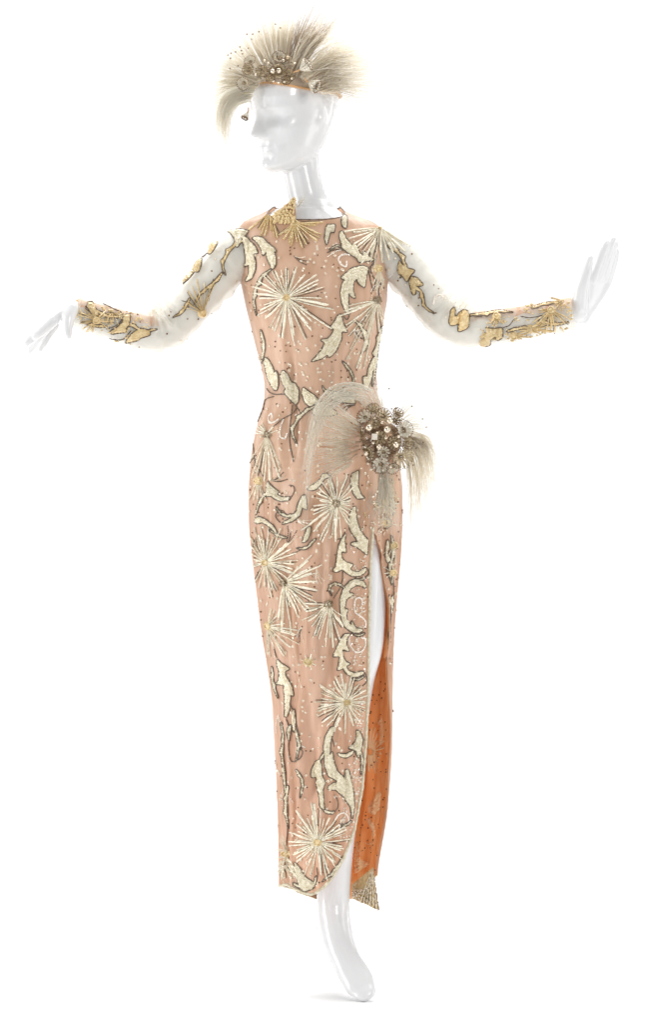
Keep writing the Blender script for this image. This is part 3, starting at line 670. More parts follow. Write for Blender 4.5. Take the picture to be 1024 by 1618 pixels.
VINES = [[(582, 423), (592, 415), (594, 400), (586, 392)], [(552, 498), (548, 505), (541, 496)], [(578, 896), (583, 905), (575, 914)], [(556, 915), (566, 916), (578, 922)], [(571, 996), (560, 1000), (553, 1001)], [(576, 1062), (580, 1075), (572, 1085)], [(545, 840), (540, 850), (533, 852)], [(400, 700), (404, 730), (418, 755)], [(462, 640), (458, 690), (464, 730)], [(604, 440), (598, 460), (602, 475)], [(452, 1135), (458, 1150), (466, 1158)], [(530, 1145), (524, 1160), (528, 1180)], [(614, 900), (609, 930), (612, 960)]] + [crop(390, 560, 6.4, a) for a in (
   [(205,340),(230,380),(290,405),(385,405),(440,460),(505,525),(565,625)], [(510,540),(460,600),(370,650),(260,740)], [(280,425),(195,455),(170,540),(130,640),(100,720)])] + [
 crop(480, 310, 5.689, [(580,640),(590,710),(605,790),(625,860)]), crop(480, 310, 5.689, [(640,580),(600,640),(620,720),(690,795),(695,740)]),
 crop(390, 700, 6.4, [(450,550),(482,490),(475,440),(430,425)]), crop(390, 700, 6.4, [(340,805),(300,760),(295,720),(330,680),(380,690)]),
 crop(420, 1110, 6.4, [(235,340),(232,480),(260,595),(340,570),(372,500),(330,450)]), crop(480, 1140, 6.4, [(200,905),(270,932),(340,880),(345,800),(305,740)]),
 crop(500, 880, 6.4, [(265,140),(262,230),(230,330),(175,420)]), crop(420, 1270, 6.4, [(520,640),(525,740),(500,830),(420,880)]),
 crop(100, 440, 5.12, [(315,205),(410,250),(480,290),(440,370),(340,410)]), crop(100, 440, 5.12, [(320,465),(400,490),(480,490),(520,450),(550,420)]),
 crop(100, 440, 5.12, [(315,300),(380,275),(430,285)]), crop(100, 440, 5.12, [(320,345),(370,355),(415,360)]),
 crop(700, 430, 4.65, [(440,410),(490,390),(525,345)]), crop(700, 430, 4.65, [(570,325),(650,335),(760,310)]), crop(700, 430, 4.65, [(725,390),(770,350),(775,330)]), crop(700, 430, 4.65, [(805,320),(820,380),(815,430)]),
 crop(590, 360, 6.02, [(905,860),(940,840),(980,830),(1040,850)]),
 crop(250, 340, 6.4, [(235,865),(330,900),(425,965)]), crop(250, 340, 6.4, [(555,640),(540,730),(505,870)]),
 [(425,1002),(432,1020),(438,1040)], [(452,1098),(462,1120),(470,1138)], [(452,1268),(455,1300),(452,1340)], [(616,880),(622,930),(617,980),(615,1020)],
 crop(390, 820, 6.4, [(415,370),(490,340),(570,300)]), crop(390, 820, 6.4, [(610,915),(660,930),(740,900)]),
]
for v in VINES: cord(v, 0.0011, M['brown'], 'vine_stem', gown)
SCROLLS = [crop(480, 310, 5.689, [(440,535),(360,525),(312,560),(330,610),(380,635),(385,590)]), crop(390, 560, 6.4, [(262,640),(255,600),(225,625),(225,670),(250,690)]),
 crop(390, 560, 6.4, [(370,660),(340,740),(338,830),(385,850),(405,805)]), crop(500, 880, 6.4, [(465,480),(455,425),(410,415),(385,470),(395,560),(450,600),(495,650),(495,710)]),
 crop(500, 880, 6.4, [(325,830),(345,900),(400,960),(460,950),(495,890),(490,830),(455,815)]), crop(420, 1270, 6.4, [(700,170),(740,110),(790,90),(830,130),(835,190)]),
 crop(590, 360, 6.02, [(575,720),(590,660),(640,645),(680,670)]), crop(390, 560, 6.4, [(230,690),(270,690),(320,660)])]
def bead_chain(pts, r, mat, name, parent, step=3.4, curve=True, squash=0.7, lift=0.0008, jit=0.15):
    q = dens(cat2(pts) if curve and len(pts) > 2 else pts, step); mb = MB()
    for a in q:
        h = hit(*a)
        if h: sphere(mb, h[0]+h[1]*lift, r*random.uniform(1-jit, 1+jit), 6, 4, (1, squash, 1))
    if mb.v: return mb.build(name, mat, parent)
for s_ in SCROLLS: bead_chain(s_, 0.0020, M['clear'], 'bead_scroll', gown)

def gem_cluster(cx, cy, r, parent, mat=M['silver'], n=26, name='rhinestone_centre', br=0.0016):
    mb = MB()
    for i in range(n):
        a = i*2.39996; q = r*math.sqrt((i+0.5)/n); h = hit(cx+q*math.cos(a), cy+q*math.sin(a))
        if h: sphere(mb, h[0]+h[1]*(0.002+0.003*(1-q/r)), br*random.uniform(.8, 1.2), 6, 4)
    if mb.v: return mb.build(name, mat, parent)
def starburst(cx, cy, rays, centre='ring', wd=2.6, mat='ray', r0=5, dark=0.18):
    """rays: list of (angle0, angle1, count, length0, length1); angles in degrees, 0 right, 90 down"""
    h = hit(cx, cy)
    if h is None: return
    mb = MB(); disc = []
    rr = 7.5 if centre == 'ring' else 5
    pts = [(0, 0)] + [(q*math.cos(a), q*math.sin(a)) for q in (rr*0.5, rr) for a in np.linspace(0, 2*math.pi, 12, endpoint=False)]
    ph = [hit(cx+a, cy+b) for a, b in pts]
    if all(ph):
        lif = [0.0035] + [0.0032]*12 + [0.0004]*12
        vs = [p[0]+p[1]*l for p, l in zip(ph, lif)]
        fs = [(0, 1+(i+1) % 12, 1+i) for i in range(12)] + [(1+i, 1+(i+1) % 12, 13+(i+1) % 12, 13+i) for i in range(12)]
        mb.add(vs, fs)
    if centre == 'ring' and all(ph):
        ring = [hit(cx+4.3*math.cos(a), cy+4.3*math.sin(a)) for a in np.linspace(0, 2*math.pi, 13)]
        if all(ring): tube(mb, [p+n*0.004 for p, n in ring], 0.0012, 6, False)
    if not mb.v: sphere(mb, h[0]+h[1]*0.001, 0.004, 8, 5)
    sb = mb.build('starburst', M['gold'] if centre == 'ring' else M['ray'], gown)
    if centre == 'gem': gem_cluster(cx, cy, 7.5, sb, n=44, br=0.00135)
    if centre == 'gem' : pass
    for (a0, a1, n, l0, l1) in rays:
        for i in range(n):
            t = (i+0.5)/n; a = R(a0+(a1-a0)*t + random.uniform(-3, 3)); L = (l0+(l1-l0)*t)*random.choice((random.uniform(.92, 1.1), random.uniform(.68, .95)))
            bend = random.uniform(-0.10, 0.10); ca, sa = math.cos(a), math.sin(a)
            def at(q): return (cx+ca*q-sa*bend*q*q/L, cy+sa*q+ca*bend*q*q/L)
            m = MB(); style = random.random(); q = r0+random.uniform(-1.5, 1.5)
            w0 = 0.63*wd*(0.5 if style < 0.25 else random.uniform(0.8, 1.1))
            while q < L-1:
                seg = random.uniform(9, 24) if style < 0.8 else random.uniform(3.4, 5)
                e = min(q+seg, L); pn = on_cloth(dens([at(q), at(e)], 3), 0.0006+random.uniform(0, 0.0012))
                if len(pn) < 2 or math.hypot(*(np.array(at(q))-np.array(at(e)))) > 0 and (pn[-1][0]-pn[0][0]).length < 0.4*(e-q)*S: break
                if len(pn) >= 2:
                    k = 0.55+0.45*min(1, q/(L*0.45))
                    nn_ = len(pn); pr = [1.0]*nn_; pr[0] = 0.72; pr[-1] = 0.72; ribbon(m, pn, [w0*k*S*z for z in pr], 0.0022+random.uniform(0, .0008))
                q = e+random.uniform(0.1, 0.5)
            if random.random() < 0.45 and q >= L-1:
                hh = hit(*at(L+0.8))
                if hh: sphere(m, hh[0]+hh[1]*0.001, 0.0018, 6, 4)
            if m.v: m.build('ray', M[mat], sb, smooth=False)
            if random.random() < dark:
                off = random.uniform(2, 3)*random.choice((-1, 1)); d0 = r0+random.uniform(4, 14)
                pn = on_cloth(dens([(at(d0)[0]-sa*off, at(d0)[1]+ca*off), (at(L)[0]-sa*off, at(L)[1]+ca*off)], 3), 0.001)
                if len(pn) > 3:
                    m = MB(); tube(m, [p for p, n_ in pn], 0.0006, 4); m.build('ray', M['brown'], sb, label='thin dark bead line between the pale rays')
    return sb
BURSTS = [
 (453, 470, [(150, 215, 7, 50, 50), (215, 300, 9, 46, 48), (300, 345, 4, 62, 58), (345, 400, 7, 62, 78), (40, 80, 5, 72, 66), (80, 100, 3, 76, 66), (100, 150, 6, 62, 48)], 'ring', 2.7),
 (595, 475, [(95, 130, 6, 105, 90), (130, 180, 6, 62, 50), (60, 95, 3, 60, 80)], 'gem', 2.6),
 (466, 353, [(-5, 30, 4, 40, 48), (30, 100, 8, 48, 36), (100, 150, 5, 34, 34)], 'ring', 2.8, 'gold'),
 (427, 336, [(55, 140, 8, 42, 40)], 'ring', 3.0, 'gold'),
 (601, 361, [(28, 60, 5, 58, 52), (60, 120, 8, 58, 58), (120, 184, 7, 46, 54)], 'ring', 3.0),
 (423, 687, [(60, 125, 9, 66, 70), (180, 260, 5, 22, 26), (300, 350, 2, 22, 22)], 'gem', 2.8),
 (532, 796, [(90, 150, 8, 64, 68), (40, 90, 6, 34, 56), (150, 215, 6, 42, 34), (215, 320, 10, 42, 46), (-40, 40, 6, 26, 26)], 'gem', 2.7),
 (420, 889, [(225, 300, 10, 52, 54), (300, 365, 9, 48, 46), (5, 70, 7, 44, 56), (70, 120, 5, 58, 52), (150, 225, 5, 20, 26)], 'ring', 2.7),
 (449, 921, [(-55, -10, 6, 68, 52), (-10, 45, 8, 44, 58), (45, 80, 5, 56, 52), (80, 110, 4, 78, 74)], 'gem', 2.7),
 (519, 955, [(40, 75, 4, 44, 62), (75, 130, 7, 64, 56), (130, 185, 5, 46, 36)], 'gem', 2.8),
 (424, 989, [(-90, -30, 5, 30, 26), (-10, 40, 5, 36, 58), (40, 100, 6, 58, 46)], 'ring', 2.5),
 (547, 1110, [(130, 230, 14, 46, 48), (230, 300, 8, 46, 42), (300, 400, 10, 36, 34), (40, 130, 10, 40, 56)], 'ring', 2.7),
 (503, 1331, [(140, 230, 12, 40, 46), (230, 280, 8, 56, 60), (280, 370, 9, 46, 48), (10, 70, 8, 44, 56), (70, 140, 9, 66, 46)], 'ring', 2.7),
 (606, 794, [(-70, 60, 8, 22, 24), (60, 200, 6, 16, 16)], 'ring', 1.8), (611, 826, [(0, 360, 10, 13, 13)], 'ring', 1.8),
 (487, 1046, [(0, 360, 8, 12, 12)], 'ring', 1.6), (620, 905, [(0, 360, 9, 14, 14)], 'ring', 1.8), (622, 862, [(30, 150, 6, 26, 30)], 'ring', 1.8),
 (451, 1349, [(50, 110, 6, 42, 42)], 'ring', 2.4),
 (319, 495, [(195, 240, 5, 34, 42), (240, 300, 6, 46, 52)], 'ring', 1.9, 'gold'),
 (152, 506, [(100, 260, 11, 26, 28), (-60, 40, 5, 20, 24)], 'ring', 2.2, 'gold'),
 (872, 491, [(20, 160, 12, 34, 36), (160, 200, 3, 20, 18)], 'ring', 2.2, 'gold'), (785, 500, [(30, 160, 7, 14, 14)], 'ring', 2.0, 'gold'),
 (812, 530, [(-30, 40, 5, 30, 34)], 'ring', 1.8, 'gold'),
 (448, 640, [(0, 1, 1, 6, 6)], 'gem', 2),
]
BURSTS[-1:] = [(890, 476, [(90, 200, 6, 18, 20)], 'ring', 1.8, 'gold'), (838, 520, [(-40, 30, 6, 32, 34), (150, 200, 3, 18, 18)], 'ring', 1.9, 'gold'), (176, 492, [(20, 120, 6, 20, 22)], 'ring', 1.8, 'gold'),
  (598, 425, [(60, 120, 5, 30, 34)], 'ring', 1.6), (408, 760, [(60, 120, 5, 34, 30)], 'ring', 1.8), (446, 1362, [(40, 120, 6, 30, 30)], 'ring', 1.9)]
for b in BURSTS: starburst(*b)
# crowded gold beads and short bugles on the forearms, and sprays of fine beads between the motifs
for spec, ta, tb, nb in ((SL, 0.60, 0.98, 190), (SR, 0.62, 0.99, 230)):
    pp = [(a[0], a[1], a[3]) for a in spec]; mb = MB()
    for i in range(nb):
        t = random.uniform(ta, tb)*(len(pp)-1); j = min(int(t), len(pp)-2); q = t-j
        x = pp[j][0]*(1-q)+pp[j+1][0]*q; y = pp[j][1]*(1-q)+pp[j+1][1]*q + random.uniform(-.95, .95)*pp[j][2]; h = hit(x, y)
        if h and noise.noise(Vector((x*0.05, y*0.05, 3))) > -0.12: sphere(mb, h[0]+h[1]*0.0008, random.uniform(0.0011, 0.0021), 6, 4, (random.uniform(.8, 2), 1, random.uniform(.8, 1.6)))
    mb.build('forearm_beads', M['gold'], gown, kind='stuff')
for (x, y, a0, L, n) in [(578,440,200,26,4),(600,445,110,30,4),(560,520,60,26,4),(410,560,80,24,3),(430,760,-30,24,4),(405,720,100,26,4),(470,820,20,22,3),(452,860,-60,26,4),(500,900,70,24,3),(478,990,100,24,3),(440,1130,80,26,3),(470,1170,60,20,3),(520,1200,110,22,3),(545,1290,100,22,3),(436,1200,90,30,3),(450,1240,80,30,3),(405,850,90,26,3),(615,940,90,26,3),(614,890,80,20,3),(560,640,160,22,3),(465,405,20,22,3),(540,395,170,24,3)]:
    for k in range(n):
        a = R(a0+(k-(n-1)/2)*16); ln = L*random.uniform(.7, 1.1)
        bead_chain([(x, y), (x+ln*.5*math.cos(a)-2*math.sin(a), y+ln*.5*math.sin(a)+2*math.cos(a)), (x+ln*math.cos(a), y+ln*math.sin(a))], 0.0014, M[random.choice(('clear', 'spangle', 'brown'))], 'bead_spray', gown, 3.0)
pts = [P(a, b, -0.012) for a, b in cat2([(374, 446), (358, 453), (344, 466), (334, 482), (328, 496)], 8)]; mb = MB()
tube(mb, pts, 0.0005, 4)
for i, p in enumerate(pts): sphere(mb, p+Vector((0, 0, random.uniform(-.002, .002))), random.uniform(.0013, .0022), 6, 4)
mb.build('underarm_beads', M['rim'], gown)
# the standing left corner of the collar, crowded with gold beads
mb = MB(); col = [(432, 341), (444, 329), (456, 320), (466, 313)]; low = [(440, 352), (450, 354), (459, 355), (468, 353)]
vs = []
for i in range(4):
    for t in (0, .5, 1): x, y = col[i][0]*(1-t)+low[i][0]*t, col[i][1]*(1-t)+low[i][1]*t; vs.append(P(x, y, -0.052-0.016*math.sin(t*1.4)))
vs += [v+Vector((0, 0.002, 0)) for v in vs]
g = grid_faces(3, 4, False); mb.add(vs, g + [tuple(i+12 for i in f[::-1]) for f in g]); cr = mb.build('collar', M['satin'], gown)
mb = MB()
for i in range(230):
    u, t = random.random(), random.random()**1.3; x = 432+34*u; yt = np.interp(x, [c[0] for c in col], [c[1] for c in col]); yb = np.interp(x, [c[0] for c in low], [c[1] for c in low])
    c = P(x+random.uniform(-1, 1), yt*(1-t)+yb*t, -0.053-0.016*math.sin(t*1.4)-random.uniform(.001, .004)); sphere(mb, c, random.uniform(0.0013, 0.0026), 6, 4, (random.uniform(.8, 1.3), 1, random.uniform(.8, 2)))
mb.build('collar_beads', M['gold'], cr, kind='stuff')
# piping on the slit edge and round the front hem, neckline and right-hand edge
def piping(pts, r, mat, name, lift=0.0):
    pts = [p for i, p in enumerate(pts) if i == 0 or (p-pts[i-1]).length > 1e-5]
    mb = MB(); tube(mb, pts, [r*(1+0.16*math.sin(i*1.9)) for i in range(len(pts))], 8); return mb.build(name, mat, gown)
j0 = int(NV2*0.29)
front_hem = [p for p in hem_edge[:int(NU2*0.5)]]
piping(front_edge[j0:] + front_hem[1:], 0.0030, M['cream'], 'slit_piping')
piping([p+Vector((0, 0, 0.0005)) for p in right_edge[j0-4:]], 0.0016, M['satin'], 'edge_piping')
piping(neck_edge, 0.0014, M['brown'], 'neck_piping')
piping([p for p in hem_edge[int(NU2*0.5):]], 0.0018, M['cream'], 'hem_piping')

# ------------------------------------------------------------------ loose spangles: countless, one part per kind
def spangle(mb, h, r, tilt=0.25, ns=8):
    n = (h[1] + Vector([random.uniform(-tilt, tilt) for _ in range(3)])).normalized()
    u = n.orthogonal().normalized(); v = n.cross(u); c = h[0]+n*0.0012
    vs = [c+n*0.0008] + [c+(u*math.cos(2*math.pi*k/ns)+v*math.sin(2*math.pi*k/ns))*r for k in range(ns)] + [h[0]+(u*math.cos(2*math.pi*k/ns)+v*math.sin(2*math.pi*k/ns))*r*0.9-n*0.0006 for k in range(ns)]
    fs = [(0, 1+k, 1+(k+1) % ns) for k in range(ns)] + [(1+k, 1+ns+k, 1+ns+(k+1) % ns, 1+(k+1) % ns) for k in range(ns)]
    mb.add(vs, fs)
ms1, ms2, ms3 = MB(), MB(), MB()
for _ in range(1150):
    x, y = random.uniform(388, 636), random.uniform(380, 1400); h = hit(x, y)
    if h:
        if random.random() < 0.66: spangle(ms1, h, random.uniform(0.0022, 0.0033))
        else: spangle(ms2, h, random.uniform(0.0013, 0.0020), ns=6)
for (x, y) in [(484,575),(478,588),(468,591),(480,592),(502,582),(503,588),(524,604),(475,543),(487,553),(472,555),(485,550),(455,541),(468,553),(455,610),(491,613),(501,619),(512,566),(548,543),(515,413),(497,401),(496,415),(476,413),(480,425),(490,410),(535,436),(533,428),(542,427),(526,588)]:
    h = hit(x, y)
    if h: spangle(ms1, h, 0.0029)
for _ in range(420):      # crowded small beads beside the slit
    y = random.uniform(850, 1330); x = ex(EDGE, min(y, 1310)) - abs(random.gauss(0, 13)) - 4; h = hit(x, y)
    if h: spangle(ms3 if random.random() < 0.5 else ms1, h, random.uniform(0.0012, 0.0021), 0.5, 6)
for _ in range(90):       # sleeves
    side = random.random() < 0.5; x = random.uniform(125, 370) if side else random.uniform(620, 900); y = random.uniform(370, 550); h = hit(x, y)
    if h: spangle(ms2 if random.random() < 0.7 else ms1, h, random.uniform(0.0013, 0.0022), ns=7)
for _ in range(600):      # all the way round, back included
    f = random.choice(surf_f[:len(surf_f)]); a, b, c = [Vector(surf_v[i]) for i in f[:3]]
    n = (b-a).cross(c-a)
    if n.length < 1e-10 or a.z > 1.45: continue
    n.normalize(); o = Vector((a.x*1.0-(-0.0), a.y, 0))
    if abs(a.x) > 0.19: continue
    if n.dot(Vector((a.x-0.0, a.y, 0))) < 0: n = -n
    if n.y > -0.2: spangle(ms1 if random.random() < .8 else ms2, (a, n), random.uniform(.0016, .0028))
ms1.build('pale_spangles', M['spangle'], gown, False, kind='stuff'); ms2.build('brown_spangles', M['dot'], gown, False, kind='stuff'); ms3.build('clear_seed_beads', M['clear'], gown, False, kind='stuff')
# embroidery showing through as paler shapes on the inside of the back
for pl in (crop(480, 1030, 6.4, [(775,620),(800,680),(810,800),(800,920),(770,1010),(755,930),(780,820),(735,690)]),
           crop(480, 1140, 6.4, [(790,690),(785,800),(770,890),(710,955),(650,920),(640,880),(690,780),(740,720)]),
           crop(500, 1290, 7.31, [(570,40),(600,0),(650,60),(685,130),(690,200),(660,270),(640,190),(610,110)]),
           crop(500, 1290, 7.31, [(535,235),(560,295),(610,310),(670,285),(680,300),(620,335),(560,320),(530,270)]),
           crop(500, 1290, 7.31, [(470,270),(505,340),(515,420),(510,500),(600,520),(620,550),(520,620),(440,680),(430,500),(455,300)])):
    leaf(pl, mat='lining_motif', lift=0.0003, outline=False, tree=linbvh, name='lining_motif', lobes=False, spacing=3.5)
for a in np.linspace(-100, 110, 15):
    x0, y0 = 584, 1188; L = random.uniform(26, 46); ca, sa = math.cos(R(a)), math.sin(R(a))
    pn = on_cloth(dens([(x0+5*ca, y0+5*sa), (x0+L*ca*0.62, y0+L*sa)], 3), 0.0004, linbvh)
    if len(pn) > 3:
        m = MB(); ribbon(m, pn, 0.0022, 0.0008); m.build('lining_ray', M['lining_motif'], gown)
mb = MB()
for _ in range(110):
    y = random.uniform(1060, 1400); x = random.uniform(560, 612); h = hit(x, y, linbvh)
    if h: spangle(mb, h, random.uniform(0.001, 0.0017), 0.1, 6)
mb.build('lining_dots', M['dot'], gown, False, kind='stuff')
# ------------------------------------------------------------------ feathers and beaded flowers
def bez(a, b, c, t): return a*((1-t)**2) + b*(2*t*(1-t)) + c*(t*t)
def plume(name, parent, mat, R0, C0, T0, n, spread, r=0.00035, seg=9, jit=1.0, rib=True, flat=False):
    """one feather: a fine rib and a spray of barbs fanning from the same root; R0, C0, T0 are (px, py, y)"""
    mb = MB(); a0, c0, t0 = P(*R0), P(*C0), P(*T0)
    if rib: tube(mb, [bez(a0, c0, t0, k/10*0.9) for k in range(11)], [0.0009*(1-k/12) for k in range(11)], 4)
    for i in range(n):
        off = Vector((random.gauss(0, 1), random.gauss(0, 0.7), random.gauss(0, 1)))*(spread*S)
        fr = random.uniform(0.0, 0.12 if flat else 0.35)
        a = bez(a0, c0, t0, fr) + Vector((random.gauss(0, .8), random.gauss(0, .5), random.gauss(0, .8)))*S
        c = bez(a0, c0, t0, 0.5+fr*0.3) + (c0-bez(a0, c0, t0, .5))*0.7 + off*0.45*jit
        curl = random.uniform(1.2, 3.4)*random.choice((-1, 1, 1)) if jit > 1.5 else 0; crad = random.uniform(.6, 1.3)*spread*S*0.9
        reach = min(1.16, random.gauss(0.93, 0.11)) if flat else min(1.14, max(0.6, random.gauss(0.95, 0.13)))
        e = bez(a0, c0, t0, reach) + off*(1.1+0.5*jit*(not flat))
        wob = Vector((random.gauss(0, 1), random.gauss(0, .6), random.gauss(0, 1)))*(0.5*spread*S*jit*(0.15 if flat else 0.5))
        pts = [bez(a, c, e, k/seg) + wob*math.sin(k/seg*5.5)*(k/seg) for k in range(seg+1)]
        if curl:
            tt = (e-c).normalized(); sv = Vector((0, -1, 0)).cross(tt)
            for k in range(seg+1):
                z = max(0, (k/seg-0.45)/0.55)*curl
                pts[k] = pts[k] + (sv*(1-math.cos(z)) + tt*(math.sin(abs(z))-abs(z)*0.6))*crad*math.copysign(1, curl)*Vector((1, 1, 1)).length*0.6
        q0 = random.uniform(0.9, 1.6); rr = [r*q0*(1-0.88*(k/seg)**1.7) for k in range(seg+1)]
        tube(mb, pts, rr, 3, False)
    return mb.build(name, mat, parent)
def petal_mesh(L, wd, curl, rows=6):
    """a petal of a few bugle beads side by side, with a bead at the tip"""
    mb = MB()
    for k in (-1, 0, 1):
        pts = [Vector((wd*k*(0.35+0.65*t)*(1 if k else 1), L*t, curl*L*t*t)) for t in np.linspace(0.12, 1-0.08*abs(k), 5)]
        tube(mb, pts, [wd*0.42*(0.7+0.4*t) for t in np.linspace(0, 1, 5)], 5)
    return mb.mesh('petal')
def basis(n, roll=0):
    n = n.normalized(); u = n.orthogonal().normalized(); v = n.cross(u); m = Matrix((u, v, n)).transposed().to_4x4()
    return m @ Matrix.Rotation(roll, 4, 'Z')
PM = {}
def flower(parent, c, n, L, np_=9, curl=0.25, mat='petal', centre='pearl', cr=0.0042, wd=0.0016, rim=True, name='bead_flower', layers=1):
    n = n.normalized(); mb = MB()
    if centre == 'pearl': sphere(mb, c+n*cr*0.7, cr, 14, 9)
    else:
        u = n.orthogonal().normalized(); v = n.cross(u)
        for i in range(16):
            a = i*2.4; q = cr*math.sqrt((i+.5)/16); sphere(mb, c+n*(0.002+0.3*(cr-q))+(u*math.cos(a)+v*math.sin(a))*q, cr*0.26, 6, 4)
    f = mb.build(name, M['pearl'] if centre == 'pearl' else M['silver'], parent)
    for ly in range(layers):
        cl = curl + 0.35*ly; LL = L*(1-0.25*ly); key = (round(LL, 4), round(wd, 4), round(cl, 2), mat)
        if key not in PM:
            PM[key] = petal_mesh(LL, wd, cl); PM[key].materials.append(M[mat])
        for k in range(np_):
            a = 2*math.pi*(k+0.5*ly)/np_ + random.uniform(-.06, .06)
            link('petal', PM[key], f, Matrix.Translation(c) @ basis(n, a) @ Matrix.Scale(random.uniform(.9, 1.08), 4))
    if rim:
        m = MB(); B = Matrix.Translation(c) @ basis(n)
        for k in range(np_*2):
            a = 2*math.pi*k/(np_*2); q = L*random.uniform(0.98, 1.08)
            sphere(m, B @ Vector((q*math.cos(a), q*math.sin(a), curl*L*1.02)), 0.0013, 6, 4)
        m.build('bead_rim', M['rim'], f)
    return f
def bell(parent, base, tip_dir, L, r, np_=12, name='bell_flower'):
    d = tip_dir.normalized(); u = d.orthogonal().normalized(); v = d.cross(u); mb = MB()
    tube(mb, [base-d*L*0.75+u*0.004, base-d*L*0.3, base], [0.0011, 0.0013, 0.002], 6)
    f = mb.build(name, M['band'], parent, label='white bell-shaped bead flower with bronze rim')
    for k in range(np_):
        a = 2*math.pi*k/np_; w_ = u*math.cos(a)+v*math.sin(a); m = MB()
        pts = [base + d*(L*t) + w_*(r*(0.12+0.88*t**0.8)) for t in np.linspace(0, 1, 5)]
        tube(m, pts, [r*(0.07+0.19*t) for t in np.linspace(0, 1, 5)], 5); m.build('petal', M['petal_white'], f)
    m = MB()
    for k in range(22):
        a = 2*math.pi*k/22; w_ = u*math.cos(a)+v*math.sin(a); sphere(m, base+d*(L*random.uniform(.98, 1.1))+w_*r*random.uniform(.85, 1.08), 0.0013, 6, 4)
    for k in range(9):
        sphere(m, base+d*L*0.9+(u*random.gauss(0, 1)+v*random.gauss(0, 1))*r*0.4, 0.0013, 6, 4)
    m.build('bead_rim', M['rim'], f); return f
def bead_on_wire(parent, a, b, r, mat):
    m = MB(); tube(m, [a, (a+b)/2+Vector((0, -0.002, 0.001)), b], 0.0004, 4); o = m.build('wired_bead', M['rim'], parent)
    m = MB(); sphere(m, b, r, 8, 5); m.build('bead', mat, o)

# ---- headdress
hd = root('headdress', 'beige feather headdress with beaded flowers on a peach band, set on the mannequin head', 'headdress', P(450, 125, -0.03))
# cap: a shell over the top of the skull, its front edge bound with a band
def cap_edge(th): return 150 + 26*max(0, math.cos(th))**1.2 - 14*max(0, -math.cos(th))
vs = []; nu, nv = 72, 22; edge = []
for j in range(nv):
    t = j/(nv-1)
    for i in range(nu):
        th = 2*math.pi*i/nu; h0 = cap_edge(th); h = h0+(220.5-h0)*math.sin(t*math.pi/2)
        p = head_point(th, h, 3.0); p += HU*0.003*t
        vs.append(p)
        if j == 0: edge.append(p)
mb = MB(); mb.add(vs, [f[::-1] for f in grid_faces(nu, nv, True)]); mb.build('cap', M['cap'], hd)
mb = MB(); tube(mb, edge+[edge[0], edge[1]], [(0.0042, 0.0022)]*(nu+2), 8, False); mb.build('band', M['band'], hd)
# pleated fan at the left: ribs radiating from the flowers
def fam(name, parent, mat, k, n, R_, C_, T_, spread, r=0.00035, jit=1.0, seg=9, rib=True, flat=False):
    """k feathers spread between two extremes; R_, C_, T_ are pairs of (px, py, y)"""
    for i in range(k):
        t = (i+0.5)/k + random.uniform(-.25, .25)/k
        mix = lambda q: tuple(np.interp(t, np.linspace(0, 1, len(q)), [p[z] for p in q]) + (random.gauss(0, 0.5 if z < 2 else 0.0015)) for z in range(3))
        plume(name, parent, mat, mix(R_), mix(C_), mix(T_), n, spread, r, seg, jit, rib, flat)
YB_ = -0.088
for (k, n, sp, rr, mt, dy) in ((44, 10, 1.5, 0.00050, 'feather', 0.0), (40, 9, 2.2, 0.00036, 'feather_white', 0.008), (24, 4, 1.3, 0.00042, 'feather_dark', 0.004)):
    q = 0.80 if mt == 'feather_dark' else 1.0
    Tl = [(470, 24), (446, 22), (420, 26), (394, 36), (361, 62), (341, 95), (335, 134), (332, 172)]
    fam('fan_feather', hd, M[mt], k, n, [(452, 112, -0.075+dy), (436, 116, -0.08+dy), (414, 126, -0.085+dy), (403, 142, -0.085+dy)],
      [(458, 76, -0.05+dy), (432, 76, -0.05+dy), (402, 90, -0.06+dy), (376, 112, -0.07+dy), (366, 134, -0.07+dy)],
      [(425+(x-425)*q, 125+(y-125)*q, -0.045+dy) for x, y in Tl], sp, rr, 0.7, flat=True)
fam('drooping_feather', hd, M['feather_white'], 12, 13, [(404, 138, -0.08), (398, 156, -0.08)], [(326, 122, -0.09), (354, 158, -0.09)], [(345, 226, -0.09), (364, 232, -0.09)], 2.6, 0.00036, flat=True)
fam('drooping_feather', hd, M['feather'], 9, 10, [(402, 142, -0.08), (396, 160, -0.08)], [(318, 136, -0.09), (348, 160, -0.09)], [(348, 228, -0.09), (362, 236, -0.09)], 2.2, 0.00036, flat=True)
fam('crest_feather', hd, M['feather_dark'], 16, 12, [(452, 114, -0.09), (476, 122, -0.092)], [(456, 76, -0.07), (492, 74, -0.07)], [(471, 22, -0.05), (539, 36, -0.05)], 2.6, 0.00044)
fam('crest_feather', hd, M['feather'], 12, 12, [(456, 112, -0.092), (484, 128, -0.094)], [(466, 44, -0.07), (530, 84, -0.075)], [(524, 18, -0.05), (588, 103, -0.05)], 5, 0.00038, 1.6)
fam('ostrich_plume', hd, M['feather_dark'], 9, 11, [(470, 122, -0.092), (502, 146, -0.09)], [(504, 84, -0.08), (530, 140, -0.08)], [(550, 82, -0.06), (567, 153, -0.05)], 5, 0.00044, 1.6)
fam('ostrich_plume', hd, M['feather'], 13, 13, [(472, 120, -0.092), (508, 150, -0.09)], [(520, 62, -0.08), (545, 136, -0.08)], [(599, 68, -0.05), (615, 153, -0.04)], 9.5, 0.00034, 2.4)
fam('ostrich_plume', hd, M['feather_white'], 18, 14, [(474, 118, -0.085), (508, 148, -0.085)], [(530, 56, -0.07), (548, 136, -0.07)], [(607, 70, -0.03), (626, 155, -0.03)], 12, 0.00034, 2.8)
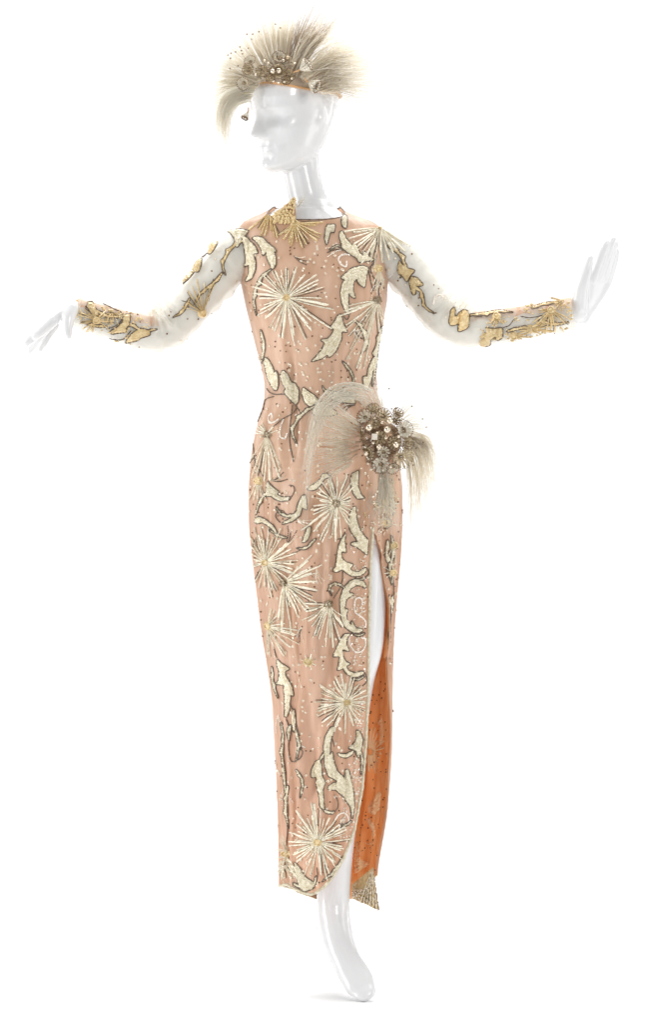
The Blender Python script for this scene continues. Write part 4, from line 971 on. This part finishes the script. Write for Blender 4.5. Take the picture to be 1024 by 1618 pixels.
fam('wisp_feather', hd, M['feather_white'], 22, 8, [(430, 80, -0.05), (500, 70, -0.05)], [(440, 40, -0.03), (540, 48, -0.03)], [(429, 16, -0.02), (599, 68, -0.02)], 10, 0.00034, 2.4, rib=False)
fam('wisp_feather', hd, M['feather_white'], 18, 9, [(380, 110, -0.06), (380, 150, -0.07)], [(350, 80, -0.05), (340, 150, -0.06)], [(334, 68, -0.04), (310, 130, -0.04), (321, 213, -0.05)], 8, 0.00034, 1.8, rib=False)
mb = MB(); mb2 = MB()
for (x, y) in [(435,38),(443,44),(409,50),(399,54),(390,54),(397,62),(379,74),(381,80),(383,85),(372,82),(365,84),(360,87),(363,108),(376,104),(369,140),(357,154),(474,68),(486,78),(478,77),(392,76),(364,92),(537,127),(411,120)]:
    c = P(x, y, -0.075); sphere(mb, c, 0.0018, 6, 4); r0 = P(440+(x-440)*.25, 118+(y-118)*.25, -0.088); tube(mb2, [r0, (r0+c)/2+Vector((0, -.006, 0)), c], 0.0004, 3)
mb.build('feather_beads', M['rim'], hd, kind='stuff'); mb2.build('bead_barbs', M['feather'], hd, kind='stuff')
YF = -0.092
def F(px, py, y): return P(px, py, y)
def N(dx, dz, dy=-1.0): return Vector((dx, dy, dz)).normalized()
flower(hd, F(440, 112, -0.098), N(0.1, -0.1), 0.0150, 12, 0.25, 'petal', 'pearl', 0.0060, 0.0020, layers=2)
flower(hd, F(432, 113, -0.100), N(-0.3, 0.0), 0.0085, 8, 0.5, 'petal', 'pearl', 0.0052, 0.0016)
flower(hd, F(441, 92, -0.092), N(0.0, 0.5), 0.0125, 11, 0.5, 'petal_white', 'gem', 0.0050, 0.0018)
flower(hd, F(414, 113, -0.094), N(-0.2, 0.2), 0.0115, 10, 0.35, 'petal', 'gem', 0.0036, 0.0018)
flower(hd, F(393, 110, -0.092), N(-0.5, 0.2), 0.0115, 10, 0.4, 'petal', 'gem', 0.0040, 0.0018)
flower(hd, F(386, 131, -0.088), N(-0.5, -0.4), 0.0125, 10, 0.6, 'petal_white', 'gem', 0.0040, 0.0020)
flower(hd, F(396, 98, -0.088), N(-0.4, 0.6), 0.0110, 9, 0.5, 'petal_white', 'gem', 0.0032, 0.0018)
flower(hd, F(457, 118, -0.096), N(0.4, -0.2), 0.0115, 10, 0.4, 'petal', 'gem', 0.0040, 0.0018)
flower(hd, F(452, 126, -0.096), N(0.2, -0.5), 0.0090, 9, 0.4, 'petal', 'gem', 0.0034, 0.0016)
flower(hd, F(427, 123, -0.096), N(-0.2, -0.5), 0.0090, 9, 0.4, 'petal', 'gem', 0.0034, 0.0016)
for (x, y, r) in [(455, 92, 0.0052), (418, 96, 0.0026), (424, 100, 0.0024), (466, 100, 0.0026), (448, 96, 0.003), (404, 118, 0.0028), (440, 130, 0.003), (432, 128, 0.0026), (449, 129, 0.0026), (461, 124, 0.0026)]:
    m = MB(); sphere(m, F(x, y, -0.1), r, 10, 7); m.build('bead', M['silver'] if r > 0.005 else M['pearl'], hd)
bell(hd, F(474, 110, -0.112), Vector((0.014, -0.006, 0.008)), 0.020, 0.0125)
bell(hd, F(488, 130, -0.116), Vector((0.016, -0.008, -0.010)), 0.020, 0.0120)
bell(hd, F(391, 178, -0.085), Vector((-0.006, -0.006, -0.012)), 0.013, 0.0065, 9)
for i in range(26):
    a = random.uniform(0, 2*math.pi); b = F(437+random.uniform(20, 34)*math.cos(a), 107+random.uniform(14, 24)*math.sin(a), -0.098+random.uniform(-.01, .006))
    bead_on_wire(hd, F(437+8*math.cos(a), 107+6*math.sin(a), -0.09), b, random.uniform(0.0012, 0.0020), M['silver'])

# ---- corsage on the hip
hb = hit(602, 696)[0]; cy0 = hb.y
cs = root('feather_corsage', 'beaded flower corsage with sweeping pale feathers pinned to the gown at the hip', 'corsage', P(602, 696, cy0))
def Y(d): return cy0-d
yl = hit(525, 705)[0].y
def Yl(d): return yl-d*0.55
fam('corsage_feather', cs, M['feather_white'], 26, 6, [(580, 676, Y(.014)), (572, 700, Y(.014)), (578, 726, Y(.014))], [(545, 646, Yl(.05)), (520, 698, Yl(.055)), (540, 742, Yl(.05))],
    [(520, 628, Yl(.045)), (486, 660, Yl(.045)), (480, 716, Yl(.045)), (492, 778, Yl(.045))], 4.6, 0.00040, 1.4)
fam('corsage_feather', cs, M['feather'], 12, 5, [(580, 676, Y(.014)), (572, 700, Y(.014)), (578, 726, Y(.014))], [(545, 650, Yl(.045)), (525, 698, Yl(.05)), (540, 742, Yl(.045))],
    [(525, 646, Yl(.04)), (500, 676, Yl(.04)), (500, 716, Yl(.04)), (510, 760, Yl(.04))], 3.0, 0.00044, 1.0)
fam('corsage_feather', cs, M['feather_dark'], 6, 4, [(580, 684, Y(.012)), (576, 716, Y(.012))], [(562, 672, Yl(.035)), (558, 726, Yl(.035))], [(536, 662, Yl(.04)), (530, 690, Yl(.04)), (530, 722, Yl(.04)), (540, 750, Yl(.04))], 3.0, 0.00040, 1.0)
fam('corsage_feather', cs, M['feather_white'], 6, 12, [(592, 612, Yl(.03)), (572, 636, Yl(.02))], [(494, 552, Yl(.06)), (486, 606, Yl(.06))], [(474, 772, Yl(.055)), (486, 806, Yl(.05))], 2.3, 0.00050, 1.0, flat=True)
fam('corsage_feather', cs, M['feather_white'], 20, 8, [(586, 736, Y(.014)), (614, 742, Y(.014))], [(530, 740, Y(.05)), (560, 770, Y(.05)), (600, 800, Y(.04)), (622, 800, Y(.035))],
    [(490, 822, Y(.045)), (506, 862, Y(.045)), (560, 850, Y(.04)), (600, 846, Y(.035)), (632, 852, Y(.03))], 4.5, 0.00038, 1.3)
fam('corsage_feather', cs, M['feather'], 14, 8, [(588, 736, Y(.014)), (624, 738, Y(.014))], [(565, 770, Y(.04)), (618, 780, Y(.03))], [(540, 826, Y(.035)), (590, 820, Y(.03)), (630, 820, Y(.03))], 3.6, 0.00040, 1.2)
fam('corsage_feather', cs, M['feather'], 18, 11, [(634, 682, Y(.014)), (636, 706, Y(.014))], [(694, 672, Y(.02)), (676, 700, Y(.02)), (650, 730, Y(.02))], [(690, 772, Y(.01)), (672, 806, Y(.01)), (648, 856, Y(.01))], 4, 0.00052, 1.2)
fam('corsage_feather', cs, M['feather_dark'], 6, 8, [(634, 690, Y(.014)), (636, 706, Y(.014))], [(665, 684, Y(.02)), (662, 706, Y(.02))], [(690, 712, Y(.01)), (672, 730, Y(.01))], 2.6, 0.00040, 1.0)
fam('corsage_feather', cs, M['feather_white'], 12, 7, [(622, 668, Y(.012)), (634, 684, Y(.012))], [(640, 630, Y(.02)), (672, 664, Y(.02))], [(655, 622, Y(.0)), (696, 664, Y(.0)), (694, 740, Y(.0))], 6, 0.00028, 1.6)
fam('corsage_feather', cs, M['feather_white'], 10, 7, [(590, 660, Y(.012)), (610, 655, Y(.012))], [(560, 620, Y(.03)), (600, 615, Y(.03))], [(526, 616, Y(.03)), (600, 600, Y(.02))], 5, 0.00032, 1.4)
YB = cy0-0.028
mb = MB(); sphere(mb, P(603, 697, cy0-0.006), 0.040, 20, 12, (1, 0.45, 1)); mb.build('corsage_base', M['rim'], cs)
flower(cs, P(568, 686, YB), N(-0.6, 0.1), 0.0151, 11, 0.35, 'petal', 'gem', 0.0044, 0.0018)
flower(cs, P(579, 716, YB-0.004), N(-0.3, -0.2), 0.0174, 14, 0.25, 'petal', 'pearl', 0.0062, 0.0018, layers=2)
flower(cs, P(602, 733, YB-0.004), N(0.0, -0.5), 0.0174, 13, 0.35, 'petal_white', 'gem', 0.0050, 0.0019)
flower(cs, P(578, 660, YB), N(-0.5, 0.5), 0.0151, 10, 0.5, 'petal_white', 'gem', 0.0044, 0.0019)
flower(cs, P(638, 679, YB), N(0.5, 0.2), 0.0174, 13, 0.35, 'petal_white', 'gem', 0.0046, 0.0019)
flower(cs, P(606, 658, YB-0.003), N(0.0, 0.5), 0.0151, 12, 0.35, 'petal', 'gem', 0.0044, 0.0018)
flower(cs, P(634, 722, YB+0.004), N(0.5, -0.5), 0.0220, 14, 0.4, 'petal', 'gem', 0.0050, 0.0019)
flower(cs, P(600, 692, YB-0.012), N(0.0, 0.0), 0.0139, 10, 0.4, 'petal', 'gem', 0.0050, 0.0018)
flower(cs, P(622, 700, YB-0.008), N(0.2, 0.0), 0.0133, 10, 0.4, 'petal', 'gem', 0.0042, 0.0017)
flower(cs, P(592, 670, YB-0.008), N(-0.2, 0.3), 0.0128, 10, 0.4, 'petal', 'gem', 0.0040, 0.0017)
flower(cs, P(606, 714, YB-0.010), N(0.1, -0.3), 0.0133, 10, 0.5, 'petal_white', 'gem', 0.0040, 0.0017)
flower(cs, P(624, 664, YB-0.002), N(0.3, 0.4), 0.0116, 9, 0.5, 'petal', 'gem', 0.0036, 0.0016)
flower(cs, P(572, 704, YB-0.002), N(-0.5, -0.1), 0.0120, 10, 0.45, 'petal', 'gem', 0.0042, 0.0017)
flower(cs, P(590, 648, YB+0.004), N(-0.2, 0.7), 0.0120, 10, 0.45, 'petal', 'gem', 0.0042, 0.0017)
flower(cs, P(644, 700, YB+0.004), N(0.7, 0.0), 0.0120, 10, 0.45, 'petal', 'gem', 0.0042, 0.0017)
flower(cs, P(586, 736, YB+0.002), N(-0.3, -0.6), 0.0120, 10, 0.5, 'petal', 'gem', 0.0042, 0.0017)
flower(cs, P(620, 738, YB+0.002), N(0.3, -0.7), 0.0120, 10, 0.5, 'petal_white', 'gem', 0.0040, 0.0017)
flower(cs, P(628, 654, YB+0.004), N(0.4, 0.6), 0.0105, 9, 0.5, 'petal', 'gem', 0.0036, 0.0016)
flower(cs, P(606, 792, cy0-0.008), N(0.1, -0.1), 0.0135, 12, 0.2, 'petal_white', 'gem', 0.0040, 0.0015)
flower(cs, P(610, 826, cy0-0.006), N(0.1, -0.1), 0.0110, 11, 0.2, 'petal_white', 'gem', 0.0036, 0.0014)
flower(cs, P(612, 762, cy0-0.010), N(0.1, -0.3), 0.0105, 10, 0.3, 'petal_white', 'gem', 0.0034, 0.0014)
for i in range(40):
    h = hit(random.uniform(572, 626), random.uniform(748, 846))
    if h:
        m = MB(); tube(m, [h[0]+h[1]*.001, h[0]+h[1]*.003+Vector((random.uniform(-.004, .004), 0, -.006))], 0.0008, 5); sphere(m, h[0]+h[1]*0.003, random.uniform(.0014, .0024), 6, 4); m.build('drop_bead', M[random.choice(('spangle', 'pearl', 'clear', 'gold'))], cs)
for (x, y, r) in [(583, 676, .0072), (612, 679, .0072), (616, 665, .0066), (626, 703, .0058), (599, 706, .0052), (591, 690, .004), (604, 668, .003), (571, 740, .0018), (585, 742, .0022), (618, 738, .0024), (596, 684, .0028), (610, 692, .003), (590, 700, .003), (630, 690, .003)]:
    m = MB(); sphere(m, P(x, y, YB-0.022), r, 14, 9); m.build('pearl', M['pearl'], cs)
# square-cut stone in the middle
m = MB(); c = P(592, 690, YB-0.026); q = 0.0062
vs = [c+Vector((a*q, 0, b*q)) for a, b in ((-1, -.9), (.9, -1), (1, .9), (-.9, 1))] + [c+Vector((a*q*.6, -0.004, b*q*.6)) for a, b in ((-1, -.9), (.9, -1), (1, .9), (-.9, 1))]
m.add(vs, [(3, 2, 1, 0), (4, 5, 6, 7)] + [(i, (i+1) % 4, 4+(i+1) % 4, 4+i) for i in range(4)]); m.build('square_stone', M['clear'], cs, False)
for i in range(70):
    a = random.uniform(0, 2*math.pi); q = random.uniform(14, 44)
    bead_on_wire(cs, P(603+q*.6*math.cos(a), 697+q*.6*math.sin(a), YB), P(603+q*math.cos(a), 697+q*math.sin(a), YB-random.uniform(.004, .02)*(1.2-q/60)), random.uniform(.0012, .0022), random.choice((M['silver'], M['pearl'], M['rim'], M['clear'])))
mb = MB(); mb2 = MB()
for (x, y) in [(615,614),(651,642),(668,662),(674,675),(669,699),(627,645),(619,646),(653,735),(658,708),(560,742),(548,706),(516,676)]: c = P(x, y, YB-0.005); sphere(mb, c, 0.0017, 6, 4); r0 = P(603+(x-603)*.3, 697+(y-697)*.3, YB); tube(mb2, [r0, (r0+c)/2+Vector((0, -.006, .004)), c], 0.0004, 3)
mb.build('feather_beads', M['rim'], cs, kind='stuff'); mb2.build('bead_barbs', M['feather'], cs, kind='stuff')
bell(cs, P(580, 803, cy0-0.012), Vector((0.008, -0.006, -0.014)), 0.024, 0.0125, 9)
bell(cs, P(594, 768, cy0-0.014), Vector((-0.002, -0.01, -0.004)), 0.008, 0.006, 9)

# ---- fan-shaped beaded corner of the back hem, and the small tuft at the left of the hem
mb = MB()
def tail(u, v):    # u across, v down
    a = P(556, 1398, 0.05)*(1-u)+P(590, 1370, -0.005)*u; b = P(556, 1420, 0.05)*(1-u)**2+P(572, 1426, 0.02)*2*u*(1-u)+P(599, 1439, -0.01)*u*u
    p = a*(1-v)+b*v; p.y += 0.003*math.sin(u*14)*v; return p
vs = [tail(u, v) for v in np.linspace(0, 1, 12) for u in np.linspace(0, 1, 24)]
fsq = grid_faces(24, 12, False); mb.add(vs, fsq); vs2 = [p+Vector((0, 0.002, 0)) for p in vs]; mb.add(vs2, [f[::-1] for f in fsq]); tl = mb.build('hem_corner', M['gold'], gown)
m3 = MB()
for i in range(70):
    p = tail(random.uniform(0.02, 0.6), random.uniform(0.45, 0.98)); sphere(m3, p+Vector((0, -.003, 0)), random.uniform(.0014, .0026), 6, 4)
m3.build('corner_beads', M['spangle'], tl, kind='stuff')
for i in range(24):
    u = 0.36+0.64*i/23; m = MB(); t0 = 0.06; P0 = tail(0.86+0.14*u, 0.04); E = tail(u, random.uniform(.93, 1.04))
    pts = [(P0*(1-t)+E*t) + Vector((0, -0.004, 0)) for t in sorted([0, 1]+[min(.97, max(.04, z+random.uniform(-.06, .06))) for z in np.linspace(.14, .86, 6)])]
    for k in range(7):
        a_, b_ = pts[k], pts[k]*0.15+pts[k+1]*0.85; rr = (0.5+1.0*k/7)*S*random.uniform(.75, 1.15)
        tube(m, [a_, a_*.7+b_*.3, a_*.3+b_*.7, b_], [rr*.6, rr, rr, rr*.6], 6)
    m.build('ray', M[('ray', 'gold', 'cream', 'rim')[i % 4]], tl, False)
fam('hem_feather', gown, M['feather'], 3, 16, [(452, 1348, -0.03), (456, 1350, -0.03)], [(448, 1334, -0.04), (452, 1338, -0.04)], [(441, 1322, -0.04), (447, 1318, -0.04)], 2, 0.0003)
fam('hem_feather', gown, M['feather_white'], 4, 14, [(452, 1344, -0.03), (456, 1372, -0.03)], [(425, 1330, -0.04), (440, 1380, -0.04)], [(426, 1366, -0.04), (446, 1392, -0.04)], 4, 0.00026)
fam('collar_feather', gown, M['feather_white'], 3, 12, [(466, 326, -0.05), (470, 330, -0.05)], [(474, 316, -0.05), (478, 318, -0.05)], [(484, 306, -0.045), (486, 316, -0.045)], 3, 0.00024)
